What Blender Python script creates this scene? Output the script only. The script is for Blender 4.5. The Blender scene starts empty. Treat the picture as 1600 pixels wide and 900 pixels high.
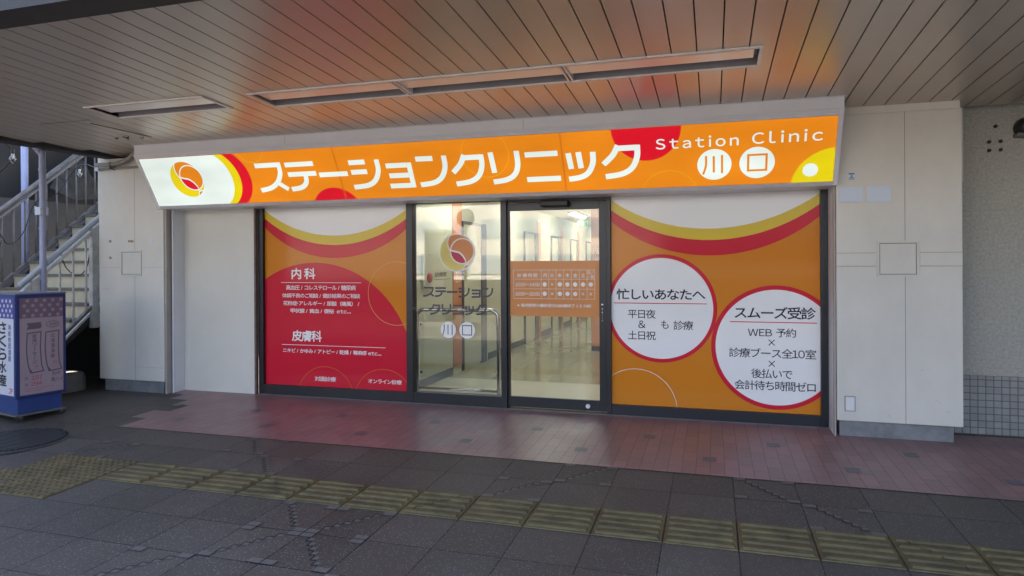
import bpy, bmesh, math, random
from mathutils import Vector, Matrix
R = math.radians
random.seed(7)
C = bpy.context.scene.collection
SC = bpy.context.scene

# ------------------------------------------------------------------ camera, sky, sun, exposure
cam_d = bpy.data.cameras.new("camera")
cam = bpy.data.objects.new("camera", cam_d)
C.objects.link(cam)
cam_d.sensor_width = 36.0
cam_d.lens = 36.0 * 1044.3 / 1600
cam_d.shift_y = -(450 - 412.655) / 1600
cam_d.clip_start = 0.05
cam_d.clip_end = 1000
cam.matrix_world = (Matrix.Translation((0, -6.699, 1.52)) @ Matrix.Rotation(0.292, 4, 'Z')
                    @ Matrix.Rotation(-0.0009, 4, 'X') @ Matrix.Rotation(0.0054, 4, 'Y')
                    @ Matrix.Rotation(R(90), 4, 'X'))
SC.camera = cam
EXPO = 2.6
w = bpy.data.worlds.new("World")
SC.world = w
w.use_nodes = True
nt = w.node_tree
sky = nt.nodes.new('ShaderNodeTexSky')
sky.sky_type = 'NISHITA'
sky.sun_disc = False
sky.sun_elevation = R(50)
sky.sun_rotation = R(20)
sky.air_density = 0.9
sky.dust_density = 5.0
sky.ozone_density = 1.0
nt.links.new(sky.outputs[0], nt.nodes['Background'].inputs[0])
nt.nodes['Background'].inputs[1].default_value = 0.15
sun_d = bpy.data.lights.new("sun", 'SUN')
sun_d.energy = 4.5
sun_d.angle = R(0.53)
sun_d.color = (1, 0.92, 0.80)
sun = bpy.data.objects.new("sun", sun_d)
C.objects.link(sun)
sun.rotation_euler = (R(-40), 0, R(-20))
SC.view_settings.view_transform = 'Standard'
SC.view_settings.look = 'None'
SC.view_settings.exposure = EXPO
SC.view_settings.gamma = 1
SC.view_settings.use_curve_mapping = False
SC.cycles.use_denoising = True
SC.cycles.max_bounces = 10
SC.cycles.transparent_max_bounces = 16
SC.cycles.sample_clamp_indirect = 6

# ------------------------------------------------------------------ materials
def srgb(r, g, b):
    f = lambda c: (c / 255 / 12.92) if c <= 10 else ((c / 255 + 0.055) / 1.055) ** 2.4
    return (f(r), f(g), f(b), 1)

def mat(name, col, rough=0.6, metal=0.0, spec=0.5, coat=0.0, coat_rough=0.03, var=0.0, vscale=3.0, bump=0.0, bscale=60.0,
        rvar=0.0, streak=0.0):
    m = bpy.data.materials.new(name)
    m.use_nodes = True
    t = m.node_tree
    b = t.nodes['Principled BSDF']
    b.inputs['Base Color'].default_value = col if len(col) == 4 else (*col, 1)
    b.inputs['Roughness'].default_value = rough
    b.inputs['Metallic'].default_value = metal
    b.inputs['Specular IOR Level'].default_value = spec
    b.inputs['Coat Weight'].default_value = coat
    b.inputs['Coat Roughness'].default_value = coat_rough
    if var or bump or rvar or streak:
        tc = t.nodes.new('ShaderNodeTexCoord')
    if var or rvar or streak:
        n = t.nodes.new('ShaderNodeTexNoise')
        n.inputs['Scale'].default_value = vscale
        n.inputs['Detail'].default_value = 6
        n.inputs['Roughness'].default_value = 0.65
        if streak:
            mp = t.nodes.new('ShaderNodeMapping')
            mp.inputs['Scale'].default_value = (1, 1, streak)
            t.links.new(tc.outputs['Object'], mp.inputs[0])
            t.links.new(mp.outputs[0], n.inputs['Vector'])
        else:
            t.links.new(tc.outputs['Object'], n.inputs['Vector'])
        if var:
            mr = t.nodes.new('ShaderNodeMapRange')
            mr.inputs[1].default_value = 0.3
            mr.inputs[2].default_value = 0.7
            mr.inputs[3].default_value = 1 - var
            mr.inputs[4].default_value = 1 + var * 0.4
            t.links.new(n.outputs[0], mr.inputs[0])
            mx = t.nodes.new('ShaderNodeVectorMath')
            mx.operation = 'SCALE'
            mx.inputs[0].default_value = b.inputs['Base Color'].default_value[:3]
            t.links.new(mr.outputs[0], mx.inputs['Scale'])
            t.links.new(mx.outputs[0], b.inputs['Base Color'])
        if rvar:
            mr2 = t.nodes.new('ShaderNodeMapRange')
            mr2.inputs[1].default_value = 0.3
            mr2.inputs[2].default_value = 0.7
            mr2.inputs[3].default_value = max(0.02, rough - rvar)
            mr2.inputs[4].default_value = min(1, rough + rvar)
            t.links.new(n.outputs[0], mr2.inputs[0])
            t.links.new(mr2.outputs[0], b.inputs['Roughness'])
    if bump:
        n2 = t.nodes.new('ShaderNodeTexNoise')
        n2.inputs['Scale'].default_value = bscale
        n2.inputs['Detail'].default_value = 4
        t.links.new(tc.outputs['Object'], n2.inputs['Vector'])
        bp = t.nodes.new('ShaderNodeBump')
        bp.inputs['Strength'].default_value = bump
        bp.inputs['Distance'].default_value = 0.01
        t.links.new(n2.outputs[0], bp.inputs['Height'])
        t.links.new(bp.outputs[0], b.inputs['Normal'])
    return m

def emat(name, col, strength=1.0):
    m = bpy.data.materials.new(name)
    m.use_nodes = True
    t = m.node_tree
    b = t.nodes['Principled BSDF']
    b.inputs['Base Color'].default_value = (0.02, 0.02, 0.02, 1)
    b.inputs['Roughness'].default_value = 0.35
    b.inputs['Specular IOR Level'].default_value = 0.2
    b.inputs['Emission Color'].default_value = col
    b.inputs['Emission Strength'].default_value = strength * 2 ** -EXPO
    if name.startswith('sign_'):
        tc = t.nodes.new('ShaderNodeTexCoord')
        mp = t.nodes.new('ShaderNodeMapping')
        mp.inputs['Scale'].default_value = (0.9, 2.5, 2.5)
        no = t.nodes.new('ShaderNodeTexNoise')
        no.inputs['Scale'].default_value = 1.3
        no.inputs['Detail'].default_value = 2
        mr = t.nodes.new('ShaderNodeMapRange')
        mr.inputs[1].default_value = 0.3
        mr.inputs[2].default_value = 0.7
        mr.inputs[3].default_value = strength * 0.86 * 2 ** -EXPO
        mr.inputs[4].default_value = strength * 1.05 * 2 ** -EXPO
        t.links.new(tc.outputs['Object'], mp.inputs[0])
        t.links.new(mp.outputs[0], no.inputs['Vector'])
        t.links.new(no.outputs[0], mr.inputs[0])
        t.links.new(mr.outputs[0], b.inputs['Emission Strength'])
    return m

def glass_mat(name, tint=(0.93, 0.96, 0.94), boost=2.0):
    m = bpy.data.materials.new(name)
    m.use_nodes = True
    t = m.node_tree
    t.nodes.remove(t.nodes['Principled BSDF'])
    out = t.nodes['Material Output']
    tr = t.nodes.new('ShaderNodeBsdfTransparent')
    tr.inputs[0].default_value = (*tint, 1)
    gl = t.nodes.new('ShaderNodeBsdfGlossy')
    gl.inputs['Roughness'].default_value = 0.004
    fr = t.nodes.new('ShaderNodeFresnel')
    fr.inputs[0].default_value = 1.5
    mu = t.nodes.new('ShaderNodeMath')
    mu.operation = 'MULTIPLY'
    mu.use_clamp = True
    mu.inputs[1].default_value = boost
    mx = t.nodes.new('ShaderNodeMixShader')
    t.links.new(fr.outputs[0], mu.inputs[0])
    t.links.new(mu.outputs[0], mx.inputs[0])
    t.links.new(tr.outputs[0], mx.inputs[1])
    t.links.new(gl.outputs[0], mx.inputs[2])
    t.links.new(mx.outputs[0], out.inputs[0])
    return m

GRID = 0.41
GX0 = 0.128
GY0 = -1.625
SF = 0.0209                      # pavement falls away from the shopfront

def paving_mat():
    """large dark terrazzo pavers: grid of thin joints, each paver its own tone, pale aggregate specks"""
    m = bpy.data.materials.new("dark_pavers")
    m.use_nodes = True
    t = m.node_tree
    b = t.nodes['Principled BSDF']
    L = t.links.new
    tc = t.nodes.new('ShaderNodeTexCoord')
    mp = t.nodes.new('ShaderNodeMapping')
    mp.inputs['Location'].default_value = (-GX0 + GRID * 40, -GY0 + GRID * 40, 0)
    L(tc.outputs['Object'], mp.inputs[0])
    br = t.nodes.new('ShaderNodeTexBrick')
    br.offset = 0
    br.squash = 1
    br.inputs['Scale'].default_value = 1
    br.inputs['Brick Width'].default_value = GRID
    br.inputs['Row Height'].default_value = GRID
    br.inputs['Mortar Size'].default_value = 0.0045
    br.inputs['Mortar Smooth'].default_value = 0.2
    br.inputs['Bias'].default_value = 0
    br.inputs['Color1'].default_value = (0.098, 0.086, 0.073, 1)
    br.inputs['Color2'].default_value = (0.070, 0.062, 0.053, 1)
    br.inputs['Mortar'].default_value = (0.014, 0.013, 0.013, 1)
    L(mp.outputs[0], br.inputs[0])
    vo = t.nodes.new('ShaderNodeTexVoronoi')
    vo.inputs['Scale'].default_value = 95
    L(tc.outputs['Object'], vo.inputs['Vector'])
    cr = t.nodes.new('ShaderNodeValToRGB')
    cr.color_ramp.elements[0].position = 0.12
    cr.color_ramp.elements[0].color = (1, 1, 1, 1)
    cr.color_ramp.elements[1].position = 0.32
    cr.color_ramp.elements[1].color = (0, 0, 0, 1)
    L(vo.outputs['Distance'], cr.inputs[0])
    sep = t.nodes.new('ShaderNodeSeparateColor')
    L(vo.outputs['Color'], sep.inputs[0])
    gt = t.nodes.new('ShaderNodeMath')
    gt.operation = 'GREATER_THAN'
    gt.inputs[1].default_value = 0.6
    L(sep.outputs[0], gt.inputs[0])
    mu = t.nodes.new('ShaderNodeMath')
    mu.operation = 'MULTIPLY'
    L(gt.outputs[0], mu.inputs[0])
    L(cr.outputs[0], mu.inputs[1])
    mx = t.nodes.new('ShaderNodeMix')
    mx.data_type = 'RGBA'
    L(mu.outputs[0], mx.inputs[0])
    L(br.outputs['Color'], mx.inputs[6])
    mx.inputs[7].default_value = (0.34, 0.33, 0.31, 1)
    no = t.nodes.new('ShaderNodeTexNoise')
    no.inputs['Scale'].default_value = 0.9
    no.inputs['Detail'].default_value = 7
    no.inputs['Roughness'].default_value = 0.7
    L(tc.outputs['Object'], no.inputs['Vector'])
    mr = t.nodes.new('ShaderNodeMapRange')
    mr.inputs[1].default_value = 0.3
    mr.inputs[2].default_value = 0.7
    mr.inputs[3].default_value = 0.66
    mr.inputs[4].default_value = 1.16
    L(no.outputs[0], mr.inputs[0])
    sc = t.nodes.new('ShaderNodeVectorMath')
    sc.operation = 'SCALE'
    L(mx.outputs[2], sc.inputs[0])
    L(mr.outputs[0], sc.inputs['Scale'])
    # dark spots of old gum and dirt
    vg = t.nodes.new('ShaderNodeTexVoronoi')
    vg.inputs['Scale'].default_value = 2.6
    L(tc.outputs['Object'], vg.inputs['Vector'])
    lt = t.nodes.new('ShaderNodeMapRange')
    lt.inputs[1].default_value = 0.02
    lt.inputs[2].default_value = 0.05
    lt.inputs[3].default_value = 0.5
    lt.inputs[4].default_value = 1
    L(vg.outputs['Distance'], lt.inputs[0])
    sc2 = t.nodes.new('ShaderNodeVectorMath')
    sc2.operation = 'SCALE'
    L(sc.outputs[0], sc2.inputs[0])
    L(lt.outputs[0], sc2.inputs['Scale'])
    L(sc2.outputs[0], b.inputs['Base Color'])
    mr2 = t.nodes.new('ShaderNodeMapRange')
    mr2.inputs[1].default_value = 0.3
    mr2.inputs[2].default_value = 0.7
    mr2.inputs[3].default_value = 0.5
    mr2.inputs[4].default_value = 0.75
    L(no.outputs[0], mr2.inputs[0])
    L(mr2.outputs[0], b.inputs['Roughness'])
    bp = t.nodes.new('ShaderNodeBump')
    bp.inputs['Strength'].default_value = 0.35
    bp.inputs['Distance'].default_value = 0.004
    n3 = t.nodes.new('ShaderNodeTexNoise')
    n3.inputs['Scale'].default_value = 160
    L(tc.outputs['Object'], n3.inputs['Vector'])
    sb = t.nodes.new('ShaderNodeMath')
    sb.operation = 'SUBTRACT'
    L(n3.outputs[0], sb.inputs[0])
    L(br.outputs['Fac'], sb.inputs[1])
    L(sb.outputs[0], bp.inputs['Height'])
    L(bp.outputs[0], b.inputs['Normal'])
    return m

def brick_mat(name, bw, rh, mortar, c1, c2, cm, rough=0.45, loc=(0, 0, 0), rot=(0, 0, 0), offset=0.5, bump=0.3, var=0.25, spec=0.5,
              vscale=1.3):
    m = bpy.data.materials.new(name)
    m.use_nodes = True
    t = m.node_tree
    b = t.nodes['Principled BSDF']
    L = t.links.new
    tc = t.nodes.new('ShaderNodeTexCoord')
    mp = t.nodes.new('ShaderNodeMapping')
    mp.inputs['Location'].default_value = loc
    mp.inputs['Rotation'].default_value = rot
    L(tc.outputs['Object'], mp.inputs[0])
    br = t.nodes.new('ShaderNodeTexBrick')
    br.offset = offset
    br.inputs['Scale'].default_value = 1
    br.inputs['Brick Width'].default_value = bw
    br.inputs['Row Height'].default_value = rh
    br.inputs['Mortar Size'].default_value = mortar
    br.inputs['Mortar Smooth'].default_value = 0.1
    br.inputs['Color1'].default_value = (*c1, 1)
    br.inputs['Color2'].default_value = (*c2, 1)
    br.inputs['Mortar'].default_value = (*cm, 1)
    L(mp.outputs[0], br.inputs[0])
    no = t.nodes.new('ShaderNodeTexNoise')
    no.inputs['Scale'].default_value = vscale
    no.inputs['Detail'].default_value = 8
    no.inputs['Roughness'].default_value = 0.7
    L(tc.outputs['Object'], no.inputs['Vector'])
    mr = t.nodes.new('ShaderNodeMapRange')
    mr.inputs[1].default_value = 0.3
    mr.inputs[2].default_value = 0.7
    mr.inputs[3].default_value = 1 - var
    mr.inputs[4].default_value = 1 + var * 0.5
    L(no.outputs[0], mr.inputs[0])
    sc = t.nodes.new('ShaderNodeVectorMath')
    sc.operation = 'SCALE'
    L(br.outputs['Color'], sc.inputs[0])
    L(mr.outputs[0], sc.inputs['Scale'])
    L(sc.outputs[0], b.inputs['Base Color'])
    mr2 = t.nodes.new('ShaderNodeMapRange')
    mr2.inputs[1].default_value = 0.3
    mr2.inputs[2].default_value = 0.7
    mr2.inputs[3].default_value = max(0.05, rough - 0.1)
    mr2.inputs[4].default_value = rough + 0.15
    L(no.outputs[0], mr2.inputs[0])
    L(mr2.outputs[0], b.inputs['Roughness'])
    b.inputs['Specular IOR Level'].default_value = spec
    bp = t.nodes.new('ShaderNodeBump')
    bp.invert = True
    bp.inputs['Strength'].default_value = bump
    bp.inputs['Distance'].default_value = 0.004
    L(br.outputs['Fac'], bp.inputs['Height'])
    L(bp.outputs[0], b.inputs['Normal'])
    return m

M = {}
M['pavers'] = paving_mat()
M['red_tiles'] = brick_mat("red_paving_tiles", 0.235, 0.1028, 0.0022, (0.300, 0.168, 0.165), (0.235, 0.138, 0.138), (0.085, 0.055, 0.053),
                           rough=0.36, rot=(0, 0, R(90)), loc=(-0.04, 0.026 - 0.1028 * 60, 0), var=0.3)
M['accent'] = mat("blue_grey_paving_tile", (0.135, 0.125, 0.145), 0.45, var=0.2)
M['inlay'] = mat("pale_inlay_stone", (0.135, 0.128, 0.118), 0.6, var=0.25, vscale=30)
M['joint'] = mat("paver_joint", (0.012, 0.012, 0.012), 0.9)
M['tactile'] = mat("worn_yellow_tactile", (0.135, 0.106, 0.044), 0.62, var=0.5, vscale=7, bump=0.4, bscale=150)
M['manhole'] = mat("manhole_iron", (0.05, 0.054, 0.055), 0.5, metal=0.3, var=0.3, vscale=20)
M['soffit'] = mat("painted_aluminium_soffit", (0.60, 0.52, 0.445), 0.33, metal=0.6, spec=0.8, var=0.05, vscale=0.8)
M['groove'] = mat("soffit_void", (0.012, 0.011, 0.011), 0.8)
M['beam'] = mat("dark_edge_steel", (0.035, 0.033, 0.033), 0.6, var=0.3, vscale=4)
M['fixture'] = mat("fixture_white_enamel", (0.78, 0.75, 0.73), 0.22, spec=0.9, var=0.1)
M['body_bar'] = mat('bright_bar_enamel', (0.92, 0.88, 0.84), 0.35, metal=0.5)
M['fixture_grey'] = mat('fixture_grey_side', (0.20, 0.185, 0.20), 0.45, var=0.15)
M['pillar'] = mat("cream_painted_panel", (0.69, 0.655, 0.585), 0.45, var=0.12, vscale=1.4, bump=0.04, bscale=8, streak=0.6)
M['pillar_line'] = mat("panel_joint_shadow", (0.20, 0.19, 0.175), 0.9)
M['stone'] = mat("polished_grey_plinth", (0.24, 0.24, 0.245), 0.35, var=0.35, vscale=9)
M['panel'] = mat("white_board_panel", (0.67, 0.645, 0.575), 0.42, var=0.06, vscale=1.5, bump=0.02, bscale=10)
M['taupe'] = mat("taupe_reveal", (0.40, 0.36, 0.325), 0.5, var=0.12)
M['rust'] = mat("rusty_edge", (0.16, 0.11, 0.095), 0.7, var=0.4, vscale=18)
M['silver'] = mat("silver_aluminium", (0.74, 0.74, 0.77), 0.36, metal=0.15, var=0.06)
M['fascia'] = mat("grey_fascia_aluminium", (0.76, 0.76, 0.79), 0.42, metal=0.0, var=0.06, vscale=2)
M['alu_dark'] = mat("dark_bronze_aluminium", (0.022, 0.024, 0.030), 0.34, metal=0.3, spec=0.5, var=0.1)
M['black'] = mat("black_plastic", (0.015, 0.015, 0.017), 0.45)
M['glass'] = glass_mat("shop_glass")
M['bulb_glass'] = glass_mat("bulb_glass", (0.9, 0.9, 0.88), 2.2)
M['chrome'] = mat("stainless_tube", (0.55, 0.55, 0.56), 0.18, metal=1)
M['plaster'] = mat("rough_plaster", (0.45, 0.44, 0.39), 0.9, var=0.26, vscale=42, bump=1.0, bscale=48)
M['dado'] = brick_mat("grey_mosaic_dado", 0.06, 0.06, 0.004, (0.33, 0.33, 0.315), (0.28, 0.28, 0.27), (0.12, 0.12, 0.115), rough=0.35,
                      rot=(R(90), 0, 0), offset=0, bump=0.5, var=0.25, vscale=3)
M['galv'] = mat("weathered_metal", (0.2, 0.2, 0.19), 0.5, metal=0.4, var=0.3, vscale=12)
M['conduit'] = mat("grey_conduit", (0.33, 0.31, 0.28), 0.6, var=0.15)
M['notice'] = mat("pale_blue_notice", (0.62, 0.68, 0.78), 0.4, var=0.04)
M['white'] = mat("white_paint", (0.72, 0.72, 0.70), 0.4, var=0.05)
M['ink'] = mat("dark_ink", (0.016, 0.017, 0.024), 0.5)
M['brown_tag'] = mat("brown_adhesive_residue", (0.33, 0.21, 0.12), 0.8)
# printed window film behind glass
FC = dict(coat=0.38, coat_rough=0.09, rough=0.55, spec=0.12)
M['f_orange'] = mat("film_orange", (0.66, 0.215, 0.010), **FC)
M['f_red'] = mat("film_red", (0.62, 0.010, 0.034), **FC)
M['f_yellow'] = mat("film_yellow", (0.72, 0.52, 0.045), **FC)
M['f_white'] = mat("film_white", (0.86, 0.85, 0.84), **FC)
M['f_pale'] = mat("film_thin_line", (0.80, 0.45, 0.16), **FC)
M['f_ink'] = mat("film_dark_ink", (0.018, 0.019, 0.035), **FC)
def through(name, col, k=0.35):
    m = mat(name, col, **FC)
    t = m.node_tree
    tl = t.nodes.new('ShaderNodeBsdfTranslucent')
    tl.inputs[0].default_value = (*col, 1)
    mx = t.nodes.new('ShaderNodeMixShader')
    mx.inputs[0].default_value = k
    t.links.new(t.nodes['Principled BSDF'].outputs[0], mx.inputs[1])
    t.links.new(tl.outputs[0], mx.inputs[2])
    t.links.new(mx.outputs[0], t.nodes['Material Output'].inputs[0])
    return m
M['g_orange'] = through("glass_film_orange", (0.85, 0.38, 0.15))  # orange, red and yellow are paled to carry the reflected white haze
M['g_red'] = through("glass_film_red", (0.70, 0.08, 0.14))
M['g_yellow'] = through("glass_film_yellow", (0.92, 0.78, 0.28))
M['g_white'] = through("glass_film_white", (0.84, 0.85, 0.88))
M['f_grey'] = mat("film_grey_letters", (0.09, 0.085, 0.115), **FC)
# back-lit sign
M['s_orange'] = emat("sign_orange_lit", srgb(238, 138, 14), 1.0)
M['s_white'] = emat("sign_white_lit", srgb(243, 254, 247), 0.95)
M['s_yellow'] = emat("sign_yellow_lit", srgb(236, 214, 0), 1.0)
M['s_red'] = emat("sign_red_lit", srgb(225, 8, 36), 1.0)
M['s_line'] = emat("sign_line_lit", srgb(245, 190, 20), 1.0)
M['s_seam'] = emat("sign_seam_lit", srgb(214, 112, 14), 0.9)
# clinic interior
M['i_wall'] = mat("clinic_cream_wall", (0.57, 0.56, 0.42), 0.55, var=0.02)
M['i_orange'] = mat("clinic_orange_panel", (0.56, 0.19, 0.05), 0.45)
M['i_dark'] = mat("clinic_dark_frame", (0.03, 0.033, 0.04), 0.4)
M['i_base'] = mat("clinic_dark_skirting", (0.06, 0.065, 0.06), 0.45)
M['i_ceiling'] = mat("clinic_ceiling", (0.66, 0.66, 0.56), 0.7)
M['i_floor'] = brick_mat("clinic_floor_tiles", 1.26, 0.63, 0.0022, (0.47, 0.44, 0.315), (0.46, 0.43, 0.31), (0.16, 0.15, 0.11), rough=0.10,
                         rot=(0, 0, R(90)), loc=(0.3, -2.33 + 0.63 * 12, 0), bump=0.1, var=0.04, offset=0)
M['i_floor'].node_tree.nodes['Principled BSDF'].inputs['Coat Weight'].default_value = 0.3
M['i_mat'] = mat("threshold_cream_tile", (0.53, 0.51, 0.37), 0.3, var=0.03)
M['led'] = emat("led_tube_lit", (1, 0.98, 0.92, 1), 38.0)
M['exit_green'] = emat("exit_sign_green", srgb(30, 170, 90), 0.9)
M['exit_white'] = emat("exit_sign_white", srgb(230, 255, 240), 1.0)
M['alarm_red'] = mat("alarm_red", (0.5, 0.02, 0.03), 0.35)
# staircase side
M['rail_white'] = mat("worn_white_steel", (0.58, 0.565, 0.53), 0.45, var=0.3, vscale=9)
M['rail_lilac'] = mat("faded_lilac_handrail", (0.42, 0.455, 0.50), 0.45, var=0.2, vscale=6)
M['rail_grey'] = mat("grimy_grey_steel", (0.165, 0.155, 0.145), 0.55, var=0.35, vscale=7)
M['riser'] = mat("cream_stair_riser", (0.60, 0.54, 0.38), 0.6, var=0.2, vscale=3)
M['tread'] = mat("grey_stair_tread", (0.16, 0.15, 0.13), 0.8, var=0.2)
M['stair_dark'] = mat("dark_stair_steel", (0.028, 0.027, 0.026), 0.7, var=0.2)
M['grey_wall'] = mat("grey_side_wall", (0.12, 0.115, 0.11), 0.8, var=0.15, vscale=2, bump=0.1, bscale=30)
M['pipe'] = mat("lilac_drain_pipe", (0.34, 0.37, 0.53), 0.4, var=0.15, vscale=5)
M['poster_dark'] = mat("dark_food_poster", (0.012, 0.013, 0.018), 0.35)
M['poster_fish'] = mat("grey_dish_print", (0.10, 0.10, 0.10), 0.6, var=0.5, vscale=8)
M['poster_blue'] = mat("blue_print", (0.03, 0.05, 0.2), 0.4)
M['poster_yellow'] = mat("yellow_print", (0.45, 0.27, 0.05), 0.4)
M['stand_blue'] = mat("blue_sign_case", (0.026, 0.058, 0.20), 0.45, var=0.15, vscale=5)
M['stand_navy'] = mat("navy_sign_case", (0.022, 0.038, 0.15), 0.45, var=0.2, vscale=5)
M['stand_top'] = mat("dusty_grey_case_top", (0.16, 0.18, 0.22), 0.7, var=0.2)
M['st_panel'] = mat("faded_pink_panel", (0.36, 0.285, 0.315), 0.35, var=0.12, vscale=3, coat=0.4)
M['st_band'] = mat("faded_mauve_band", (0.17, 0.115, 0.16), 0.4, var=0.12, vscale=3, coat=0.4)
M['st_flower'] = mat("faded_flower_print", (0.30, 0.24, 0.27), 0.4, coat=0.4)
M['st_print'] = mat("faded_grey_print", (0.14, 0.10, 0.125), 0.5)
M['st_red'] = mat("faded_red_print", (0.45, 0.10, 0.13), 0.5)
M['st_white'] = mat("sign_white_acrylic", (0.60, 0.63, 0.70), 0.3, coat=0.4)
M['st_indigo'] = mat("indigo_print", (0.05, 0.06, 0.30), 0.4, coat=0.4)
M['st_flower_w'] = mat("white_flower_print", (0.55, 0.57, 0.68), 0.4)
M['st_2f'] = mat("red_print", (0.60, 0.04, 0.10), 0.4)
M['caster'] = mat("caster_rubber", (0.03, 0.03, 0.03), 0.6)
M['cement'] = mat("cement_weight", (0.20, 0.19, 0.18), 0.8, var=0.2)
M['plaza'] = brick_mat('pale_plaza_slabs', .6, .6, .006, (0.46, 0.43, 0.38), (0.42, 0.39, 0.35), (0.2, 0.19, 0.18), rough=0.8, offset=0)
M['far_wall'] = mat("far_building_concrete", (0.50, 0.48, 0.45), 0.7, var=0.1)
M['far_glass'] = mat("far_building_window", (0.26, 0.30, 0.34), 0.3)  # glass colour lightened to carry the reflected sky
M['cable'] = mat("black_cable", (0.012, 0.012, 0.012), 0.5)

# ------------------------------------------------------------------ helpers
def link(name, me, m, parent=None, bevel=0.0, smooth=False):
    me.materials.append(m)
    o = bpy.data.objects.new(name, me)
    C.objects.link(o)
    if parent is not None:
        o.parent = parent
    if bevel:
        bv = o.modifiers.new("bevel", 'BEVEL')
        bv.width = bevel
        bv.segments = 2
        bv.limit_method = 'ANGLE'
    if smooth:
        for p in me.polygons:
            p.use_smooth = True
    return o

def tag(o, label=None, cat=None, group=None, kind=None):
    if label: o['label'] = label
    if cat: o['category'] = cat
    if group: o['group'] = group
    if kind: o['kind'] = kind
    return o

def thing(name, label, cat, loc=(0, 0, 0), rz=0.0, group=None):
    o = bpy.data.objects.new(name, None)
    o.empty_display_size = 0.1
    C.objects.link(o)
    o.location = loc
    o.rotation_euler = (0, 0, rz)
    return tag(o, label, cat, group)

class MB:
    def __init__(s):
        s.v = []; s.f = []
    def quad(s, a, b, c, d):
        n = len(s.v); s.v += [tuple(a), tuple(b), tuple(c), tuple(d)]; s.f.append((n, n + 1, n + 2, n + 3)); return s
    def face(s, pts):
        n = len(s.v); s.v += [tuple(p) for p in pts]; s.f.append(tuple(range(n, n + len(pts)))); return s
    def box(s, x0, x1, y0, y1, z0, z1):
        if x0 > x1: x0, x1 = x1, x0
        if y0 > y1: y0, y1 = y1, y0
        if z0 > z1: z0, z1 = z1, z0
        return s.hexa([(x0, y0, z0), (x1, y0, z0), (x1, y1, z0), (x0, y1, z0), (x0, y0, z1), (x1, y0, z1), (x1, y1, z1), (x0, y1, z1)])
    def hexa(s, p):
        n = len(s.v); s.v += [tuple(q) for q in p]
        for f in ((0, 3, 2, 1), (4, 5, 6, 7), (0, 1, 5, 4), (1, 2, 6, 5), (2, 3, 7, 6), (3, 0, 4, 7)):
            s.f.append(tuple(n + i for i in f))
        return s
    def bar(s, a, b, wx, wz, up=(0, 0, 1)):
        a = Vector(a); b = Vector(b); d = (b - a).normalized()
        sd = d.cross(Vector(up)).normalized(); u = sd.cross(d).normalized()
        sd = sd * wx / 2; u = u * wz / 2
        return s.hexa([a - sd - u, a + sd - u, b + sd - u, b - sd - u, a - sd + u, a + sd + u, b + sd + u, b - sd + u])
    def tube(s, pts, r, n=12, cap=True):
        pts = [Vector(p) for p in pts]
        rs = r if isinstance(r, (list, tuple)) else [r] * len(pts)
        base = len(s.v)
        prev = None
        for i, p in enumerate(pts):
            d = ((pts[min(i + 1, len(pts) - 1)]) - (pts[max(i - 1, 0)])).normalized()
            if prev is None:
                a = Vector((0, 0, 1)) if abs(d.z) < 0.9 else Vector((1, 0, 0))
                u = d.cross(a).normalized()
            else:
                u = (prev - d * prev.dot(d)).normalized()
            prev = u
            v = d.cross(u)
            for k in range(n):
                t = 2 * math.pi * k / n
                s.v.append(tuple(p + (u * math.cos(t) + v * math.sin(t)) * rs[i]))
        for i in range(len(pts) - 1):
            for k in range(n):
                s.f.append((base + i * n + k, base + i * n + (k + 1) % n, base + (i + 1) * n + (k + 1) % n, base + (i + 1) * n + k))
        if cap:
            s.f.append(tuple(base + k for k in range(n))[::-1])
            s.f.append(tuple(base + (len(pts) - 1) * n + k for k in range(n)))
        return s
    def lathe(s, prof, c=(0, 0, 0), n=24, axis='Z'):
        base = len(s.v)
        for (r, h) in prof:
            for k in range(n):
                t = 2 * math.pi * k / n
                p = (r * math.cos(t), r * math.sin(t), h) if axis == 'Z' else (r * math.cos(t), -h, r * math.sin(t))
                s.v.append((c[0] + p[0], c[1] + p[1], c[2] + p[2]))
        for i in range(len(prof) - 1):
            for k in range(n):
                s.f.append((base + i * n + k, base + i * n + (k + 1) % n, base + (i + 1) * n + (k + 1) % n, base + (i + 1) * n + k))
        return s
    def mesh(s, name):
        me = bpy.data.meshes.new(name)
        me.from_pydata(s.v, [], s.f)
        me.update()
        return me
    def build(s, name, m, parent=None, bevel=0.0, smooth=False, fix=False):
        me = s.mesh(name)
        if fix or smooth:
            b = bmesh.new(); b.from_mesh(me)
            bmesh.ops.recalc_face_normals(b, faces=b.faces[:])
            b.to_mesh(me); b.free()
        return link(name, me, m, parent, bevel, smooth)

def box(name, m, parent, *a, bevel=0.0):
    return MB().box(*a).build(name, m, parent, bevel)

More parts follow.
